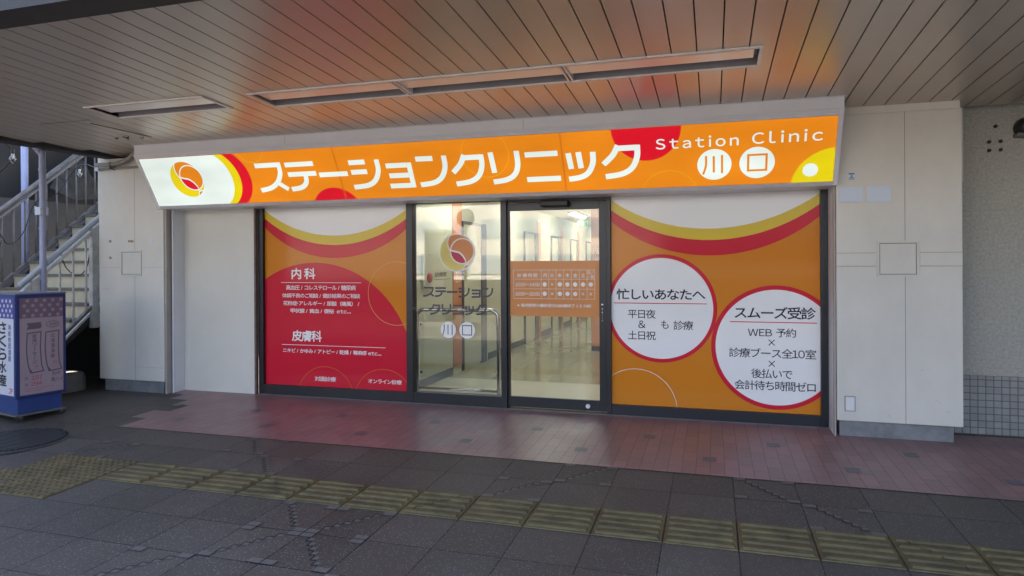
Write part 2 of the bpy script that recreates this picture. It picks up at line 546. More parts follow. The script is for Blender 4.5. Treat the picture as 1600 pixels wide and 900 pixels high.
class Plane2:
    """a flat printed surface: local (s, t) -> world, offset along the outward normal"""
    def __init__(s, o, u, v, clip=None):
        s.o = Vector(o); s.u = Vector(u).normalized(); s.v = Vector(v).normalized(); s.n = s.u.cross(s.v); s.clip = clip
    def P(s, p, off):
        return s.o + s.u * p[0] + s.v * p[1] + s.n * off
    def clipped(s, pts):
        if not s.clip: return pts
        x0, x1, y0, y1 = s.clip
        for ax, lim, sg in ((0, x0, 1), (0, x1, -1), (1, y0, 1), (1, y1, -1)):
            out = []
            for i in range(len(pts)):
                a, b = pts[i - 1], pts[i]
                ia = (a[ax] - lim) * sg >= 0; ib = (b[ax] - lim) * sg >= 0
                if ia != ib:
                    k = (lim - a[ax]) / (b[ax] - a[ax])
                    out.append((a[0] + (b[0] - a[0]) * k, a[1] + (b[1] - a[1]) * k))
                if ib: out.append(b)
            pts = out
            if not pts: return pts
        return pts
    def poly(s, mb, pts, off):
        pts = s.clipped(list(pts))
        if len(pts) >= 3: mb.face([s.P(p, off) for p in pts])
    def rect(s, mb, x0, x1, y0, y1, off):
        s.poly(mb, [(x0, y0), (x1, y0), (x1, y1), (x0, y1)], off)
    def disc(s, mb, c, r, off, n=72, ry=None):
        ry = ry or r
        s.poly(mb, [(c[0] + r * math.cos(2 * math.pi * k / n), c[1] + ry * math.sin(2 * math.pi * k / n)) for k in range(n)], off)
    def ring(s, mb, c, r0, r1, off, n=96):
        for k in range(n):
            a = 2 * math.pi * k / n; b = 2 * math.pi * (k + 1) / n
            s.poly(mb, [(c[0] + r0 * math.cos(a), c[1] + r0 * math.sin(a)), (c[0] + r1 * math.cos(a), c[1] + r1 * math.sin(a)),
                        (c[0] + r1 * math.cos(b), c[1] + r1 * math.sin(b)), (c[0] + r0 * math.cos(b), c[1] + r0 * math.sin(b))], off)
    def stroke(s, mb, pts, wd, off):
        """constant-width stroke with mitred corners along a polyline"""
        pts = [Vector((p[0], p[1])) for p in pts]
        L, Rr = [], []
        for i, p in enumerate(pts):
            d0 = (pts[i] - pts[i - 1]).normalized() if i > 0 else (pts[1] - pts[0]).normalized()
            d1 = (pts[i + 1] - pts[i]).normalized() if i < len(pts) - 1 else d0
            n0 = Vector((-d0.y, d0.x)); n1 = Vector((-d1.y, d1.x))
            nn = (n0 + n1)
            nn = nn.normalized() if nn.length > 1e-6 else n0
            k = wd / 2 / max(0.5, nn.dot(n0))
            L.append(p + nn * k); Rr.append(p - nn * k)
        for i in range(len(pts) - 1):
            s.poly(mb, [Rr[i], Rr[i + 1], L[i + 1], L[i]], off)

GLYPHS = {}
def glyph(ch):
    """mesh of one character: vertices, faces and ink box, in em units"""
    if ch in GLYPHS: return GLYPHS[ch]
    cu = bpy.data.curves.new("text", 'FONT')
    cu.body = ch
    cu.resolution_u = 4
    o = bpy.data.objects.new("text", cu)
    C.objects.link(o)
    dg = bpy.context.evaluated_depsgraph_get()
    me = bpy.data.meshes.new_from_object(o.evaluated_get(dg))
    vs = [(v.co.x, v.co.y) for v in me.vertices]
    fs = [tuple(p.vertices) for p in me.polygons]
    bpy.data.objects.remove(o)
    bpy.data.curves.remove(cu)
    bpy.data.meshes.remove(me)
    xs = [v[0] for v in vs] or [0]
    GLYPHS[ch] = (vs, fs, min(xs), max(xs))
    return GLYPHS[ch]

EM = None
def layout(body, gap=0.10):
    """place the characters of a line: (character, x offset)"""
    global EM
    if EM is None: EM = glyph('国')[3] - glyph('国')[2]
    em = EM * 1.09
    x = 0.0
    out = []
    for ch in body:
        if ch == ' ': x += em * 0.30; continue
        wide = ord(ch) > 0x2000 and not (0xFF61 <= ord(ch) <= 0xFF65)
        if not wide and ch != '/' and 0x21 <= ord(ch) <= 0x7E: ch = chr(ord(ch) + 0xFEE0)      # the Japanese face's own Latin letters
        vs, fs, a_, b_ = glyph(ch)
        if wide:
            out.append((ch, x)); x += em
        elif '０' <= ch <= '９':
            out.append((ch, x + em * 0.29 - (a_ + b_) / 2)); x += em * 0.58
        else:
            out.append((ch, x - a_ + em * gap / 2)); x += (b_ - a_) + em * gap
    return out

def put_text(mb, pl, body, x0, x1, y0, y1, off, bold=0.0, gap=0.10):
    """set body so that its ink fills the box x0..x1, y0..y1 of plane pl"""
    L_ = layout(body, gap)
    V_ = [(v[0] + dx, v[1]) for ch, dx in L_ for v in glyph(ch)[0]]
    if not V_: return
    ax = min(v[0] for v in V_); bx = max(v[0] for v in V_); ay = min(v[1] for v in V_); by = max(v[1] for v in V_)
    kx = (x1 - x0) / max(1e-6, bx - ax); ky = (y1 - y0) / max(1e-6, by - ay)
    d = bold * min(kx, ky) * 1.1
    shifts = [(0, 0)] + ([(d, 0), (-d, 0), (0, d), (0, -d)] if bold else [])
    for i, (sx, sy) in enumerate(shifts):
        for ch, dx in L_:
            n = len(mb.v)
            vs, fs = glyph(ch)[:2]
            for v in vs: mb.v.append(tuple(pl.P((x0 + (v[0] + dx - ax) * kx + sx, y0 + (v[1] - ay) * ky + sy), off + .0001 * i)))
            for f in fs: mb.f.append(tuple(n + q for q in f))

def vtext(mb, pl, body, xc, w, y1, y0, off, bold=0.0):
    n = len(body); h = (y1 - y0) / n
    for i, ch in enumerate(body):
        t = y1 - h * i
        if ch == 'ー':
            pl.rect(mb, xc - w * 0.06, xc + w * 0.06, t - h * 0.88, t - h * 0.08, off)
        else:
            put_text(mb, pl, ch, xc - w / 2, xc + w / 2, t - h * 0.92, t - h * 0.06, off, bold)

def smoothpts(pts, n=6):
    """Catmull-Rom through the points"""
    out = []
    P = [pts[0]] + list(pts) + [pts[-1]]
    for i in range(1, len(P) - 2):
        p0, p1, p2, p3 = [Vector(q) for q in P[i - 1:i + 3]]
        for k in range(n):
            t = k / n
            out.append(0.5 * ((2 * p1) + (p2 - p0) * t + (2 * p0 - 5 * p1 + 4 * p2 - p3) * t * t + (3 * p1 - p0 - 3 * p2 + p3) * t ** 3))
    out.append(Vector(pts[-1]))
    return out

def fz(y): return SF * y if y < 0 else 0.0

def floor_poly(mb, pts, off):
    mb.face([(x, y, fz(y) + off) for x, y in pts])

# ------------------------------------------------------------------ ground and paving
g = MB()
ys = [-160, -6.0, 0.0, 60]
zs = [-0.16, fz(-6.0), 0.0, 0.0]
for i in range(3):
    g.quad((-160, ys[i], zs[i]), (160, ys[i], zs[i]), (160, ys[i + 1], zs[i + 1]), (-160, ys[i + 1], zs[i + 1]))
tag(g.build('ground', M['pavers']), kind='structure')
r = MB()
for x0_, y0_, y1_ in ((-5.49, GY0, -1.3), (-5.69, -1.3, -1.0), (-5.49, -1.0, -.72), (-5.70, -.72, -.5), (-5.97, -.5, -.28), (-6.2, -.28, 0.0)):
    floor_poly(r, [(x0_, y0_), (9.0, y0_), (9.0, y1_), (x0_, y1_)], 0.004)
tag(r.build('red_paving', M['red_tiles'], fix=True), kind='structure')
a = MB()
for k in range(-9, 8):
    x = -1.05 + 0.5085 * k
    y = -1.25 if k % 2 == 0 else -0.73
    floor_poly(a, [(x - 0.051, y - 0.058), (x + 0.051, y - 0.058), (x + 0.051, y + 0.058), (x - 0.051, y + 0.058)], 0.0065)
tag(a.build('paving_accents', M['accent']), kind='structure')
# stepped inlay joints in some pavers, with pale corner stones
jn = MB(); pl_ = MB()
def cell(ix, row): return GX0 + GRID * ix, GY0 - GRID * row
def inlay(ix, row, rise, on_yellow=False):
    x0, y1 = cell(ix, row); x1 = x0 + GRID; y0 = y1 - GRID
    h = 0.0165 if on_yellow else 0.0042
    sw, sh = 0.085, 0.055
    corners = [(x0, y0), (x1 - sw, y1 - sh), (x0, y1 - sh), (x1 - sw, y0)]
    if not on_yellow:
        for cx, cy in corners:
            floor_poly(pl_, [(cx + .004, cy + .004), (cx + sw, cy + .004), (cx + sw, cy + sh - .002), (cx + .004, cy + sh - .002)], 0.003)
            floor_poly(jn, [(cx, cy - .0015), (cx + sw + .003, cy - .0015), (cx + sw + .003, cy + .0025), (cx, cy + .0025)], h)
            floor_poly(jn, [(cx + sw, cy), (cx + sw + .004, cy), (cx + sw + .004, cy + sh), (cx + sw, cy + sh)], h + .0004)
    n = 6
    for i in range(n):
        xa = x0 + sw + (GRID - 2 * sw) * i / n; xb = x0 + sw + (GRID - 2 * sw) * (i + 1) / n
        if rise: ya = y0 + sh + (GRID - 2 * sh) * i / n; yb = y0 + sh + (GRID - 2 * sh) * (i + 1) / n
        else: ya = y1 - sh - (GRID - 2 * sh) * i / n; yb = y1 - sh - (GRID - 2 * sh) * (i + 1) / n
        t = 0.0028
        floor_poly(jn, [(xa - t, min(ya, yb)), (xa + t, min(ya, yb)), (xa + t, max(ya, yb)), (xa - t, max(ya, yb))], h)
        floor_poly(jn, [(xa, yb - t), (xb, yb - t), (xb, yb + t), (xa, yb + t)], h + .0004)
        if not on_yellow:
            m_ = 0.004
            floor_poly(pl_, [(xa + m_, min(ya, yb) + (GRID - 2 * sh) / n * 0.35), (xb - m_, min(ya, yb) + (GRID - 2 * sh) / n * 0.35),
                             (xb - m_, max(ya, yb) - m_), (xa + m_, max(ya, yb) - m_)], 0.003)
for ix, row, rise in [(-3, 0, 1), (-4, 1, 1), (-6, 3, 1), (0, 0, 0), (1, 1, 0), (3, 3, 0), (-10, 0, 0), (-9, 1, 0), (-7, 3, 0), (-6, 4, 0), (-7, 4, 1), (-8, 5, 1),
                      (-5, 5, 0), (-13, 1, 1), (4, 4, 0)]:
    inlay(ix, row, rise)
for ix, row, rise in [(-5, 2, 1), (2, 2, 0), (-8, 2, 0)]:
    inlay(ix, row, rise, True)
tag(pl_.build('paving_inlay', M['inlay']), kind='structure')
tag(jn.build('paving_joints', M['joint']), kind='structure')

# tactile paving: ridged guide blocks and a dotted warning patch
tp = MB()
ty1, ty0 = GY0 - GRID * 2, GY0 - GRID * 3
def floor_box(mb, x0, x1, y0, y1, h0, h1, ins=0.006):
    mb.hexa([(x0, y0, fz(y0) + h0), (x1, y0, fz(y0) + h0), (x1, y1, fz(y1) + h0), (x0, y1, fz(y1) + h0),
             (x0 + ins, y0 + ins, fz(y0) + h1), (x1 - ins, y0 + ins, fz(y0) + h1), (x1 - ins, y1 - ins, fz(y1) + h1), (x0 + ins, y1 - ins, fz(y1) + h1)])
for ix in range(-11, 12):
    x0 = GX0 + GRID * ix
    floor_box(tp, x0 + .004, x0 + GRID - .004, ty0 + .004, ty1 - .004, 0.0, 0.007, 0.002)
    for k in range(5):
        yc = ty0 + GRID * (k + 0.5) / 5
        floor_box(tp, x0 + .02, x0 + GRID - .02, yc - .021, yc + .021, 0.0065, 0.0175, 0.009)
tag(tp.build('tactile_guide_paving', M['tactile']), kind='structure')
dp = MB()
for ix in (-12, -13):
    for row in (2, 3):
        x0, y1 = cell(ix, row); y0 = y1 - GRID
        floor_box(dp, x0 + .004, x0 + GRID - .004, y0 + .004, y1 - .004, 0.0, 0.007, 0.002)
        for i in range(7):
            for j in range(7):
                cx = x0 + GRID * (i + .5) / 7; cy = y0 + GRID * (j + .5) / 7
                floor_box(dp, cx - .017, cx + .017, cy - .017, cy + .017, 0.0065, 0.0135, 0.008)
for ix in (-14, -15):
    x0, y1 = cell(ix, 3); y0 = y1 - GRID
    floor_box(dp, x0 + .004, x0 + GRID - .004, y0 + .004, y1 - .004, 0.0, 0.007, 0.002)
    for i in range(7):
        for j in range(7):
            cx = x0 + GRID * (i + .5) / 7; cy = y0 + GRID * (j + .5) / 7
            floor_box(dp, cx - .017, cx + .017, cy - .017, cy + .017, 0.0065, 0.0135, 0.008)
tag(dp.build('tactile_warning_paving', M['tactile']), kind='structure')

mh = thing('manhole_cover', 'round dark ribbed iron manhole cover set in the dark paving at left', 'manhole cover', (-6.02, -2.27, fz(-2.27)))
d = MB().lathe([(0.0, .009), (.43, .009), (.44, .006), (.47, .006), (.475, 0.0)], n=48)
d.build('cover_plate', M['manhole'], mh)
d = MB()
for i in range(-12, 13):
    y = i * 0.034
    hw = math.sqrt(max(0.0, .42 ** 2 - y * y))
    if hw > .03: d.box(-hw, hw, y - .009, y + .009, .008, .019)
d.build('cover_ribs', M['manhole'], mh)

# ------------------------------------------------------------------ canopy with board soffit
def cz(y): return 2.848 - 0.0494 * y
YB, YF = -0.05, -3.75
can = thing('canopy', 'canopy of brown grey soffit boards with dark grooves over the walkway', 'canopy')
LIGHTS = [(-3.695, 0.305, -1.985, -1.632), (-5.40, -4.14, -2.03, -1.69)]
PITCH = 0.1676
sof = MB()
def yleft(x):
    return YB if x > -7.0 else -0.42 + (x + 7.06) / 0.366
def slab(x0, x1, y0, y1):
    if x1 - x0 < 1e-4 or y1 - y0 < 1e-3: return
    sof.hexa([(x0, y0, cz(y0)), (x1, y0, cz(y0)), (x1, y1, cz(y1)), (x0, y1, cz(y1)),
              (x0, y0, cz(y0) + .03), (x1, y0, cz(y0) + .03), (x1, y1, cz(y1) + .03), (x0, y1, cz(y1) + .03)])
k0 = int((-8.3 + 2.108) / PITCH) - 1
for k in range(k0, 56):
    x0 = -2.108 + PITCH * k + .0045; x1 = x0 + PITCH - .009
    y1 = min(YB if x0 < 2.0 else 0.1, yleft(x0))
    if y1 < YF + .05: continue
    xs = sorted({x0, x1} | {e for L in LIGHTS for e in L[:2] if x0 < e < x1})
    for a_, b_ in zip(xs, xs[1:]):
        mid = (a_ + b_) / 2
        hole = [L for L in LIGHTS if L[0] < mid < L[1]]
        if hole:
            slab(a_, b_, YF, hole[0][2]); slab(a_, b_, hole[0][3], y1)
        else:
            slab(a_, b_, YF, y1)
sof.build('soffit_boards', M['soffit'], can)
v = MB()
v.hexa([(-8.4, YF, cz(YF) + .22), (15.0, YF, cz(YF) + .22), (15.0, .1, cz(.1) + .22), (-7.3, .1, cz(.1) + .22),  # carried far right, out of view, to keep sun off the paving
        (-8.4, YF, cz(YF) + .45), (15.0, YF, cz(YF) + .45), (15.0, .1, cz(.1) + .45), (-7.3, .1, cz(.1) + .45)])
v.build('roof_slab', M['groove'], can)
b = MB()
b.hexa([(-8.6, YF - .22, cz(YF) - .10), (15.0, YF - .22, cz(YF) - .10), (15.0, YF - .004, cz(YF) - .10), (-8.6, YF - .004, cz(YF) - .10),
        (-8.6, YF - .22, cz(YF) + .45), (15.0, YF - .22, cz(YF) + .45), (15.0, YF - .004, cz(YF) + .45), (-8.6, YF - .004, cz(YF) + .45)])
b.build('front_beam', M['beam'], can)
b = MB()
xa, ya = -7.06 + .366 * (YF + .42), YF
xb, yb = -7.06 + .366 * (-.05 + .42), -.05
b.hexa([(xa - .16, ya, cz(ya) - .03), (xa + .02, ya, cz(ya) - .03), (xb + .02, yb, cz(yb) - .03), (xb - .16, yb, cz(yb) - .03),
        (xa - .16, ya, cz(ya) + .45), (xa + .02, ya, cz(ya) + .45), (xb + .02, yb, cz(yb) + .45), (xb - .16, yb, cz(yb) + .45)])
b.build('side_beam', M['beam'], can)
# loose wiring bits left on the soffit
for (x, y, l) in [(-6.14, -1.03, .05), (-5.99, -1.05, .09), (-5.85, -.98, .06), (-6.02, -1.0, .04)]:
    z = cz(y) - .004
    b = MB().tube([(x - l / 2, y, z), (x, y + .01, z - .012), (x + l / 2, y - .01, z - .003)], .005, 6)
    b.build('wire_stub', M['black'], can)
b = MB()
for (x0, x1, y) in [(-6.4, -5.76, -1.685)]:
    b.box(x0, x1, y - .003, y + .003, cz(y) - .003, cz(y) + .004)
b.box(-5.76, -5.74, -1.685, -.95, cz(-1.3) - .02, cz(-1.3) - .014)
b.build('access_hatch_edge', M['galv'], can)

def trough(L, name, label, div=()):
    x0, x1, y0, y1 = L
    t = thing(name, label, 'ceiling light', ((x0 + x1) / 2, (y0 + y1) / 2, cz((y0 + y1) / 2)), group='recessed ceiling lights, switched off')
    ox, oy, oz = t.location
    def Z(y, d): return cz(y + oy) + d - oz
    X0, X1, Y0, Y1 = x0 - ox, x1 - ox, y0 - oy, y1 - oy
    D = 0.065
    # inner trough
    m = MB()
    q = lambda x, y, d: (x, y, Z(y, d))
    i0, i1 = Y0 + .015, Y1 - .012
    m.quad(q(X0, i0, D), q(X1, i0, D), q(X1, i1, D), q(X0, i1, D))
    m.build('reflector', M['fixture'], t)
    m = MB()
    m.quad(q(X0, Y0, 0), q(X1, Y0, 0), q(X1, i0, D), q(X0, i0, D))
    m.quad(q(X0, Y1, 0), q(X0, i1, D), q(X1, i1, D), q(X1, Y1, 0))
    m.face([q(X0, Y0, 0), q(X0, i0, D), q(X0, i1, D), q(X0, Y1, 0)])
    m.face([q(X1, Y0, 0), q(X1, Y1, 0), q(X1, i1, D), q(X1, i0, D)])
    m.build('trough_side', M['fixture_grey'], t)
    m = MB()
    f = .022
    for (a0, a1, b0, b1) in [(X0 - f, X1 + f, Y0 - f, Y0), (X0 - f, X1 + f, Y1, Y1 + f), (X0 - f, X0, Y0, Y1), (X1, X1 + f, Y0, Y1)]:
        m.hexa([q(a0, b0, -.012), q(a1, b0, -.012), q(a1, b1, -.012), q(a0, b1, -.012), q(a0, b0, .002), q(a1, b0, .002), q(a1, b1, .002), q(a0, b1, .002)])
    m.build('trim_frame', M['fixture'], t, bevel=.002)
    m = MB(); g0, g1 = Y0 + .075, Y0 + .235  # added bar that makes the bright strip inside the unlit trough
    m.hexa([q(X0 + .03, g0, .012), q(X1 - .03, g0, .012), q(X1 - .03, g1, .012), q(X0 + .03, g1, .012), q(X0 + .03, g0, D - .001), q(X1 - .03, g0, D - .001), q(X1 - .03, g1, D - .001), q(X0 + .03, g1, D - .001)])
    m.build('body_bar', M['body_bar'], t)
    for dx in div:
        m = MB(); x = dx - ox
        for s in (-.022, .008):
            m.hexa([q(x + s, Y0, -.008), q(x + s + .014, Y0, -.008), q(x + s + .014, Y1, -.008), q(x + s, Y1, -.008),
                    q(x + s, Y0, D), q(x + s + .014, Y0, D), q(x + s + .014, Y1, D), q(x + s, Y1, D)])
        m.build('divider', M['fixture'], t)
    return t
trough(LIGHTS[0], 'ceiling_light', 'long unlit recessed ceiling trough of three sections above the shop sign', (-2.39, -1.04))
trough(LIGHTS[1], 'ceiling_light', 'short single unlit recessed ceiling trough at the left of the long one')

# ------------------------------------------------------------------ walls round the shopfront
hw = MB().box(-7.6, 2.1, 0.03, 0.3, 2.21, 3.1)
tag(hw.build('header_wall', M['panel']), 'wall strip above the shopfront, mostly hidden behind the lit sign', 'wall')

def pillar(name, label, x0, x1, xj, hx0, hx1, hz0, hz1, z1, xp0, xp1, strip=None):
    y = -0.30
    t = thing(name, label, 'pillar', ((x0 + x1) / 2, 0, fz(-.2)))
    ox, oz = t.location.x, t.location.z
    X = lambda v: v - ox
    Zz = lambda v: v - oz
    box('body', M['pillar'], t, X(x0), X(x1), y, .55, Zz(.137), Zz(z1), bevel=.006)
    box('top_band', M['pillar'], t, X(x0 + .008), X(x1 - .01), y + .02, .55, Zz(z1 + .002), Zz(z1 + .11))
    pb = MB(); pb.box(X(xp0), X(xp1), y + .035, .5, Zz(-.06), Zz(.1365))
    pb.build('plinth', M['stone'], t, bevel=.003)
    j = MB()
    e = y - .0012
    def ln(a0, a1, b0, b1):
        j.quad((X(a0), e, Zz(b0)), (X(a1), e, Zz(b0)), (X(a1), e, Zz(b1)), (X(a0), e, Zz(b1)))
    ln(xj - .002, xj + .002, .14, hz0); ln(xj - .002, xj + .002, hz1, z1 - .003)
    j.build('panel_joint', M['pillar_line'], t)
    h = MB()
    f = .018
    for (a0, a1, b0, b1) in [(hx0, hx1, hz0, hz0 + f), (hx0, hx1, hz1 - f, hz1), (hx0, hx0 + f, hz0 + f, hz1 - f), (hx1 - f, hx1, hz0 + f, hz1 - f)]:
        h.box(X(a0), X(a1), y - .012, y + .004, Zz(b0), Zz(b1))
    hf = h.build('hatch_frame', M['pillar'], t, bevel=.002)
    box('hatch_door', M['pillar'], hf, X(hx0 + f + .006), X(hx1 - f - .006), y - .004, y + .003, Zz(hz0 + f + .006), Zz(hz1 - f - .006))
    g_ = MB(); e2 = y - .0015
    g_.quad((X(hx0 + f), e2, Zz(hz0 + f)), (X(hx1 - f), e2, Zz(hz0 + f)), (X(hx1 - f), e2, Zz(hz1 - f)), (X(hx0 + f), e2, Zz(hz1 - f)))
    g_.build('hatch_gap', M['pillar_line'], hf)
    if strip:
        s = MB()
        for a0, a1 in strip[2]:
            s.box(X(a0), X(a1), y - .005, y + .004, Zz(strip[0]), Zz(strip[1]))
        s.build('cover_strip', M['pillar'], t, bevel=.0015)
        for a0, a1 in strip[2]:
            for zz in (strip[0] - .004, strip[1] + .001):
                k_ = MB().quad((X(a0), e, Zz(zz)), (X(a1), e, Zz(zz)), (X(a1), e, Zz(zz + .003)), (X(a0), e, Zz(zz + .003)))  # flat dark lines drawn as shade along the strip edges
                k_.build('strip_shadow_line', M['pillar_line'], t)
    return t
lp = pillar('pillar', 'cream panelled pillar beside the stairs, with a small square hatch and adhesive spots', -7.215, -6.235, -6.665, -6.875, -6.562, 1.394, 1.702, 2.715, -7.17, -6.275)
rp = pillar('pillar', 'cream panelled pillar with two blank pale blue notices, right of the shopfront', 1.030, 1.990, 1.564, 1.349, 1.668, 1.39, 1.695, 2.795, 1.055, 1.93,
            strip=(1.482, 1.592, [(1.032, 1.343), (1.674, 1.988)]))
lx, lz = lp.location.x, lp.location.z
j = MB(); e = -.3013
for (a0, a1, z) in [(-7.2, -6.24, 1.496), (-6.68, -6.24, .30), (-7.19, -7.05, 1.236)]:
    j.quad((a0 - lx, e, z - lz), (a1 - lx, e, z - lz), (a1 - lx, e, z + .0018 - lz), (a0 - lx, e, z + .0018 - lz))
j.build('hairline_crack', M['pillar_line'], lp)
for (x, z) in [(-7.04, 1.817), (-6.745, 1.813), (-6.704, 1.812), (-7.039, 1.616)]:
    box('adhesive_spot', M['brown_tag'], lp, x - .017 - lx, x + .017 - lx, -.303, -.2995, z - .014 - lz, z + .014 - lz)
box('adhesive_spot', M['notice'], lp, -6.424 - lx, -6.384 - lx, -.3025, -.2995, 1.794 - lz, 1.822 - lz)
# stone patch of rubbed plinth, right pillar fittings
m = MB()
for x_, z_, l_, a_ in ((1.80, .345, .05, -.5), (1.69, .60, .02, .3), (1.44, .20, .03, -1.2), (1.88, .26, .025, .2)):
    dx_, dz_ = l_ / 2 * math.cos(a_), l_ / 2 * math.sin(a_)
    rx = rp.location.x; rz_ = rp.location.z
    mk_ = MB().bar((x_ - dx_ - rx, -.3005, z_ - dz_ - rz_), (x_ + dx_ - rx, -.3005, z_ + dz_ - rz_), .001, .003, up=(0, 1, 0)); mk_.build('scuff_mark', M['beam'], rp)
def small(name, label, cat, m, x0, x1, z0, z1, th=.006, group=None, y=-.3, bevel=.002):
    b_ = MB().box(x0, x1, y - th, y - .0006, z0, z1)
    return tag(b_.build(name, m, bevel=bevel), label, cat, group)
small('notice_board', 'blank pale blue notice nearer the sign, on the right pillar', 'notice', M['notice'], 1.056, 1.243, 2.033, 2.166, group='blank notices on the right pillar')
small('notice_board', 'blank pale blue notice farther from the sign, on the right pillar', 'notice', M['notice'], 1.271, 1.460, 2.031, 2.171, group='blank notices on the right pillar')
tg = thing('warning_sticker', 'tiny white sticker with dark print above the blank notices', 'sticker', (1.154, -.3, 2.26))
MB().box(-.03, .03, -.004, -.0006, -.034, .034).build('sticker_base', M['notice'], tg)
m = MB()
for (a0, a1, b0, b1) in [(-.022, .022, .016, .026), (-.006, .006, -.004, .008), (-.018, .018, -.014, -.009), (-.022, .022, -.027, -.021)]:
    m.quad((a0, -.0046, b0), (a1, -.0046, b0), (a1, -.0046, b1), (a0, -.0046, b1))
m.build('sticker_print', M['ink'], tg)
ot = thing('outlet_cover', 'white rectangular outlet cover low on the right pillar', 'outlet cover', (1.133, -.3, .288))
MB().box(-.042, .042, -.007, -.0006, -.066, .066).build('surround', M['pillar_line'], ot, bevel=.006)
MB().box(-.037, .037, -.018, -.007, -.061, .061).build('lid', M['white'], ot, bevel=.006)

# white board panel and its rails between left pillar and shopfront
wp = thing('wall_panel', 'plain off white board wall between the left pillar and the shopfront', 'wall', (-5.65, 0, 0))
MB().box(-.59, .492, -.05, -.02, -.01, 2.25).build('board', M['panel'], wp)
MB().box(.494, .518, -.062, -.02, -.01, 2.25).build('rusty_edge_strip', M['rust'], wp)
MB().box(-.594, .49, -.0515, -.05, .575, .577).build('board_joint', M['pillar'], wp)
gr = thing('shutter_guide', 'narrow vertical shutter guide rail beside the left pillar', 'guide rail', (-6.2, -.15, 0))
MB().box(-.030, -.004, -.14, -.01, -.01, 2.3).build('outer_channel', M['taupe'], gr)
MB().box(-.003, .012, -.06, -.01, -.01, 2.3).build('slot', M['black'], gr)
MB().box(.013, .032, -.075, .098, -.01, 2.3).build('inner_channel', M['silver'], gr)
sj = thing('shutter_guide', 'silver shutter guide rail between the shopfront and the right pillar', 'guide rail', (1.018, -.15, 0))
MB().box(-.008, .010, -.09, .16, -.02, 2.3).build('outer_channel', M['silver'], sj, bevel=.002)
MB().box(-.0075, .0055, -.152, -.094, -.02, 2.3).build('inner_channel', M['taupe'], sj)

# right rear wall with mosaic dado
rw = thing('rough_wall', 'rough sprayed plaster wall with a grey mosaic dado at the far right', 'wall', (3.0, .1, 0))
MB().box(-1.0, 12, .0, .3, .515, 3.3).build('plaster_face', M['plaster'], rw)  # unseen right length extended to stop a sun patch on the paving
MB().box(-1.0, 12, -.012, .3, -.04, .513).build('mosaic_dado', M['dado'], rw)
wg = MB().box(5.2, 5.5, -7.2, .09, -.2, 3.2)  # out of view; added to block side light at the right
tag(wg.build('right_shade_wall', M['plaster']), 'unseen plaster wall added to darken the right end of the walkway', 'wall')
bk = thing('bracket_plate', 'old wall plate with four bolts and one bolt above, on the rough plaster', 'wall plate', (2.358, .098, 2.52))
MB().box(-.052, .052, -.008, 0, -.045, .045).build('plate', M['plaster'], bk, bevel=.003)
for (x, z) in [(-.043, .038), (.042, .040), (-.043, -.036), (.042, -.034), (.006, .172)]:
    MB().lathe([(0, .022), (.012, .022), (.015, .014), (.015, 0)], (x, -.002, z), 12, 'Y').build('bolt', M['beam'], bk)
wl = thing('wall_lamp', 'dark rounded wall lamp at the right edge under the soffit', 'lamp', (2.585, .098, 2.665))
m = MB()
prof = []
n = 24
m.lathe([(0.0, .13), (.05, .128), (.075, .11), (.088, .07), (.09, 0)], (0, 0, .0), 28, 'Y')
m.build('hood', M['black'], wl, smooth=True)
MB().box(-.095, .095, -.10, 0, -.085, -.05).build('lens_rim', M['galv'], wl, bevel=.012)

# conduits over the left pillar
cd = thing('conduit_pipes', 'grey curved conduit and thin pipe clipped across the left pillar top', 'pipe', (-6.8, -.35, 2.72))
cp = smoothpts([(-.40, 0, .028), (-.20, 0, .022), (-.02, 0, .04), (.12, .0, .09), (.20, 0, .165)], 6)
MB().tube(cp, .026, 12).build('curved_conduit', M['conduit'], cd, smooth=True)
MB().tube([(-.40, .02, -.022), (.5, .02, -.022)], .013, 10).build('thin_pipe', M['conduit'], cd, smooth=True)
MB().box(-.42, -.36, -.005, .04, -.045, .0).build('pipe_cap', M['notice'], cd, bevel=.004)
MB().box(-.168, -.15, -.034, .048, -.04, .05).build('pipe_clip', M['galv'], cd, bevel=.003)

# ------------------------------------------------------------------ lit shop sign
SX0, SX1 = -6.222, 0.994
sg = thing('shop_sign', 'long back lit orange clinic sign with white katakana above the shopfront', 'sign', (-2.6, -.4, 2.2))
yb, zb, yt, zt = -.37, 2.216, -.66, 2.722
SL = math.hypot(yt - yb, zt - zb)
SP = Plane2((2.6, yb + .4, zb - 2.2), (1, 0, 0), (0, yt - yb, zt - zb), (SX0, SX1, 0, SL))
def lay(name, m, fn, parent=sg):
    mb = MB(); fn(mb); return mb.build(name, m, parent)
h = MB()
P = lambda s, t, o: SP.P((s, t), o)
# housing: side cheeks and back/bottom
hx = [(SX0 - .055, SX0 - .002), (SX1 + .002, SX1 + .042)]
h2 = MB()
def prism(mb, x0, x1, prof):
    n = len(prof); b0 = len(mb.v)
    for x in (x0, x1):
        for (y, z) in prof: mb.v.append((x + 2.6, y + .4, z - 2.2))
    mb.f.append(tuple(b0 + i for i in range(n))); mb.f.append(tuple(b0 + n + i for i in reversed(range(n))))
    for i in range(n): mb.f.append((b0 + i, b0 + n + i, b0 + n + (i + 1) % n, b0 + (i + 1) % n))
cheek = [(-.695, 2.775), (-.355, 2.182), (-.02, 2.182), (-.02, 2.775)]
for x0, x1 in hx:
    h2 = MB(); prism(h2, x0, x1, cheek)
    h2.build('end_cheek', M['fascia'], sg, fix=True, bevel=.003)
h3 = MB()
prism(h3, SX0 - .0015, SX1 + .0015, [(-.3868, 2.213), (-.357, 2.1805), (-.021, 2.1805), (-.021, 2.2), (-.35, 2.212)])
h3.build('bottom_rail', M['silver'], sg, fix=True)
h3 = MB()
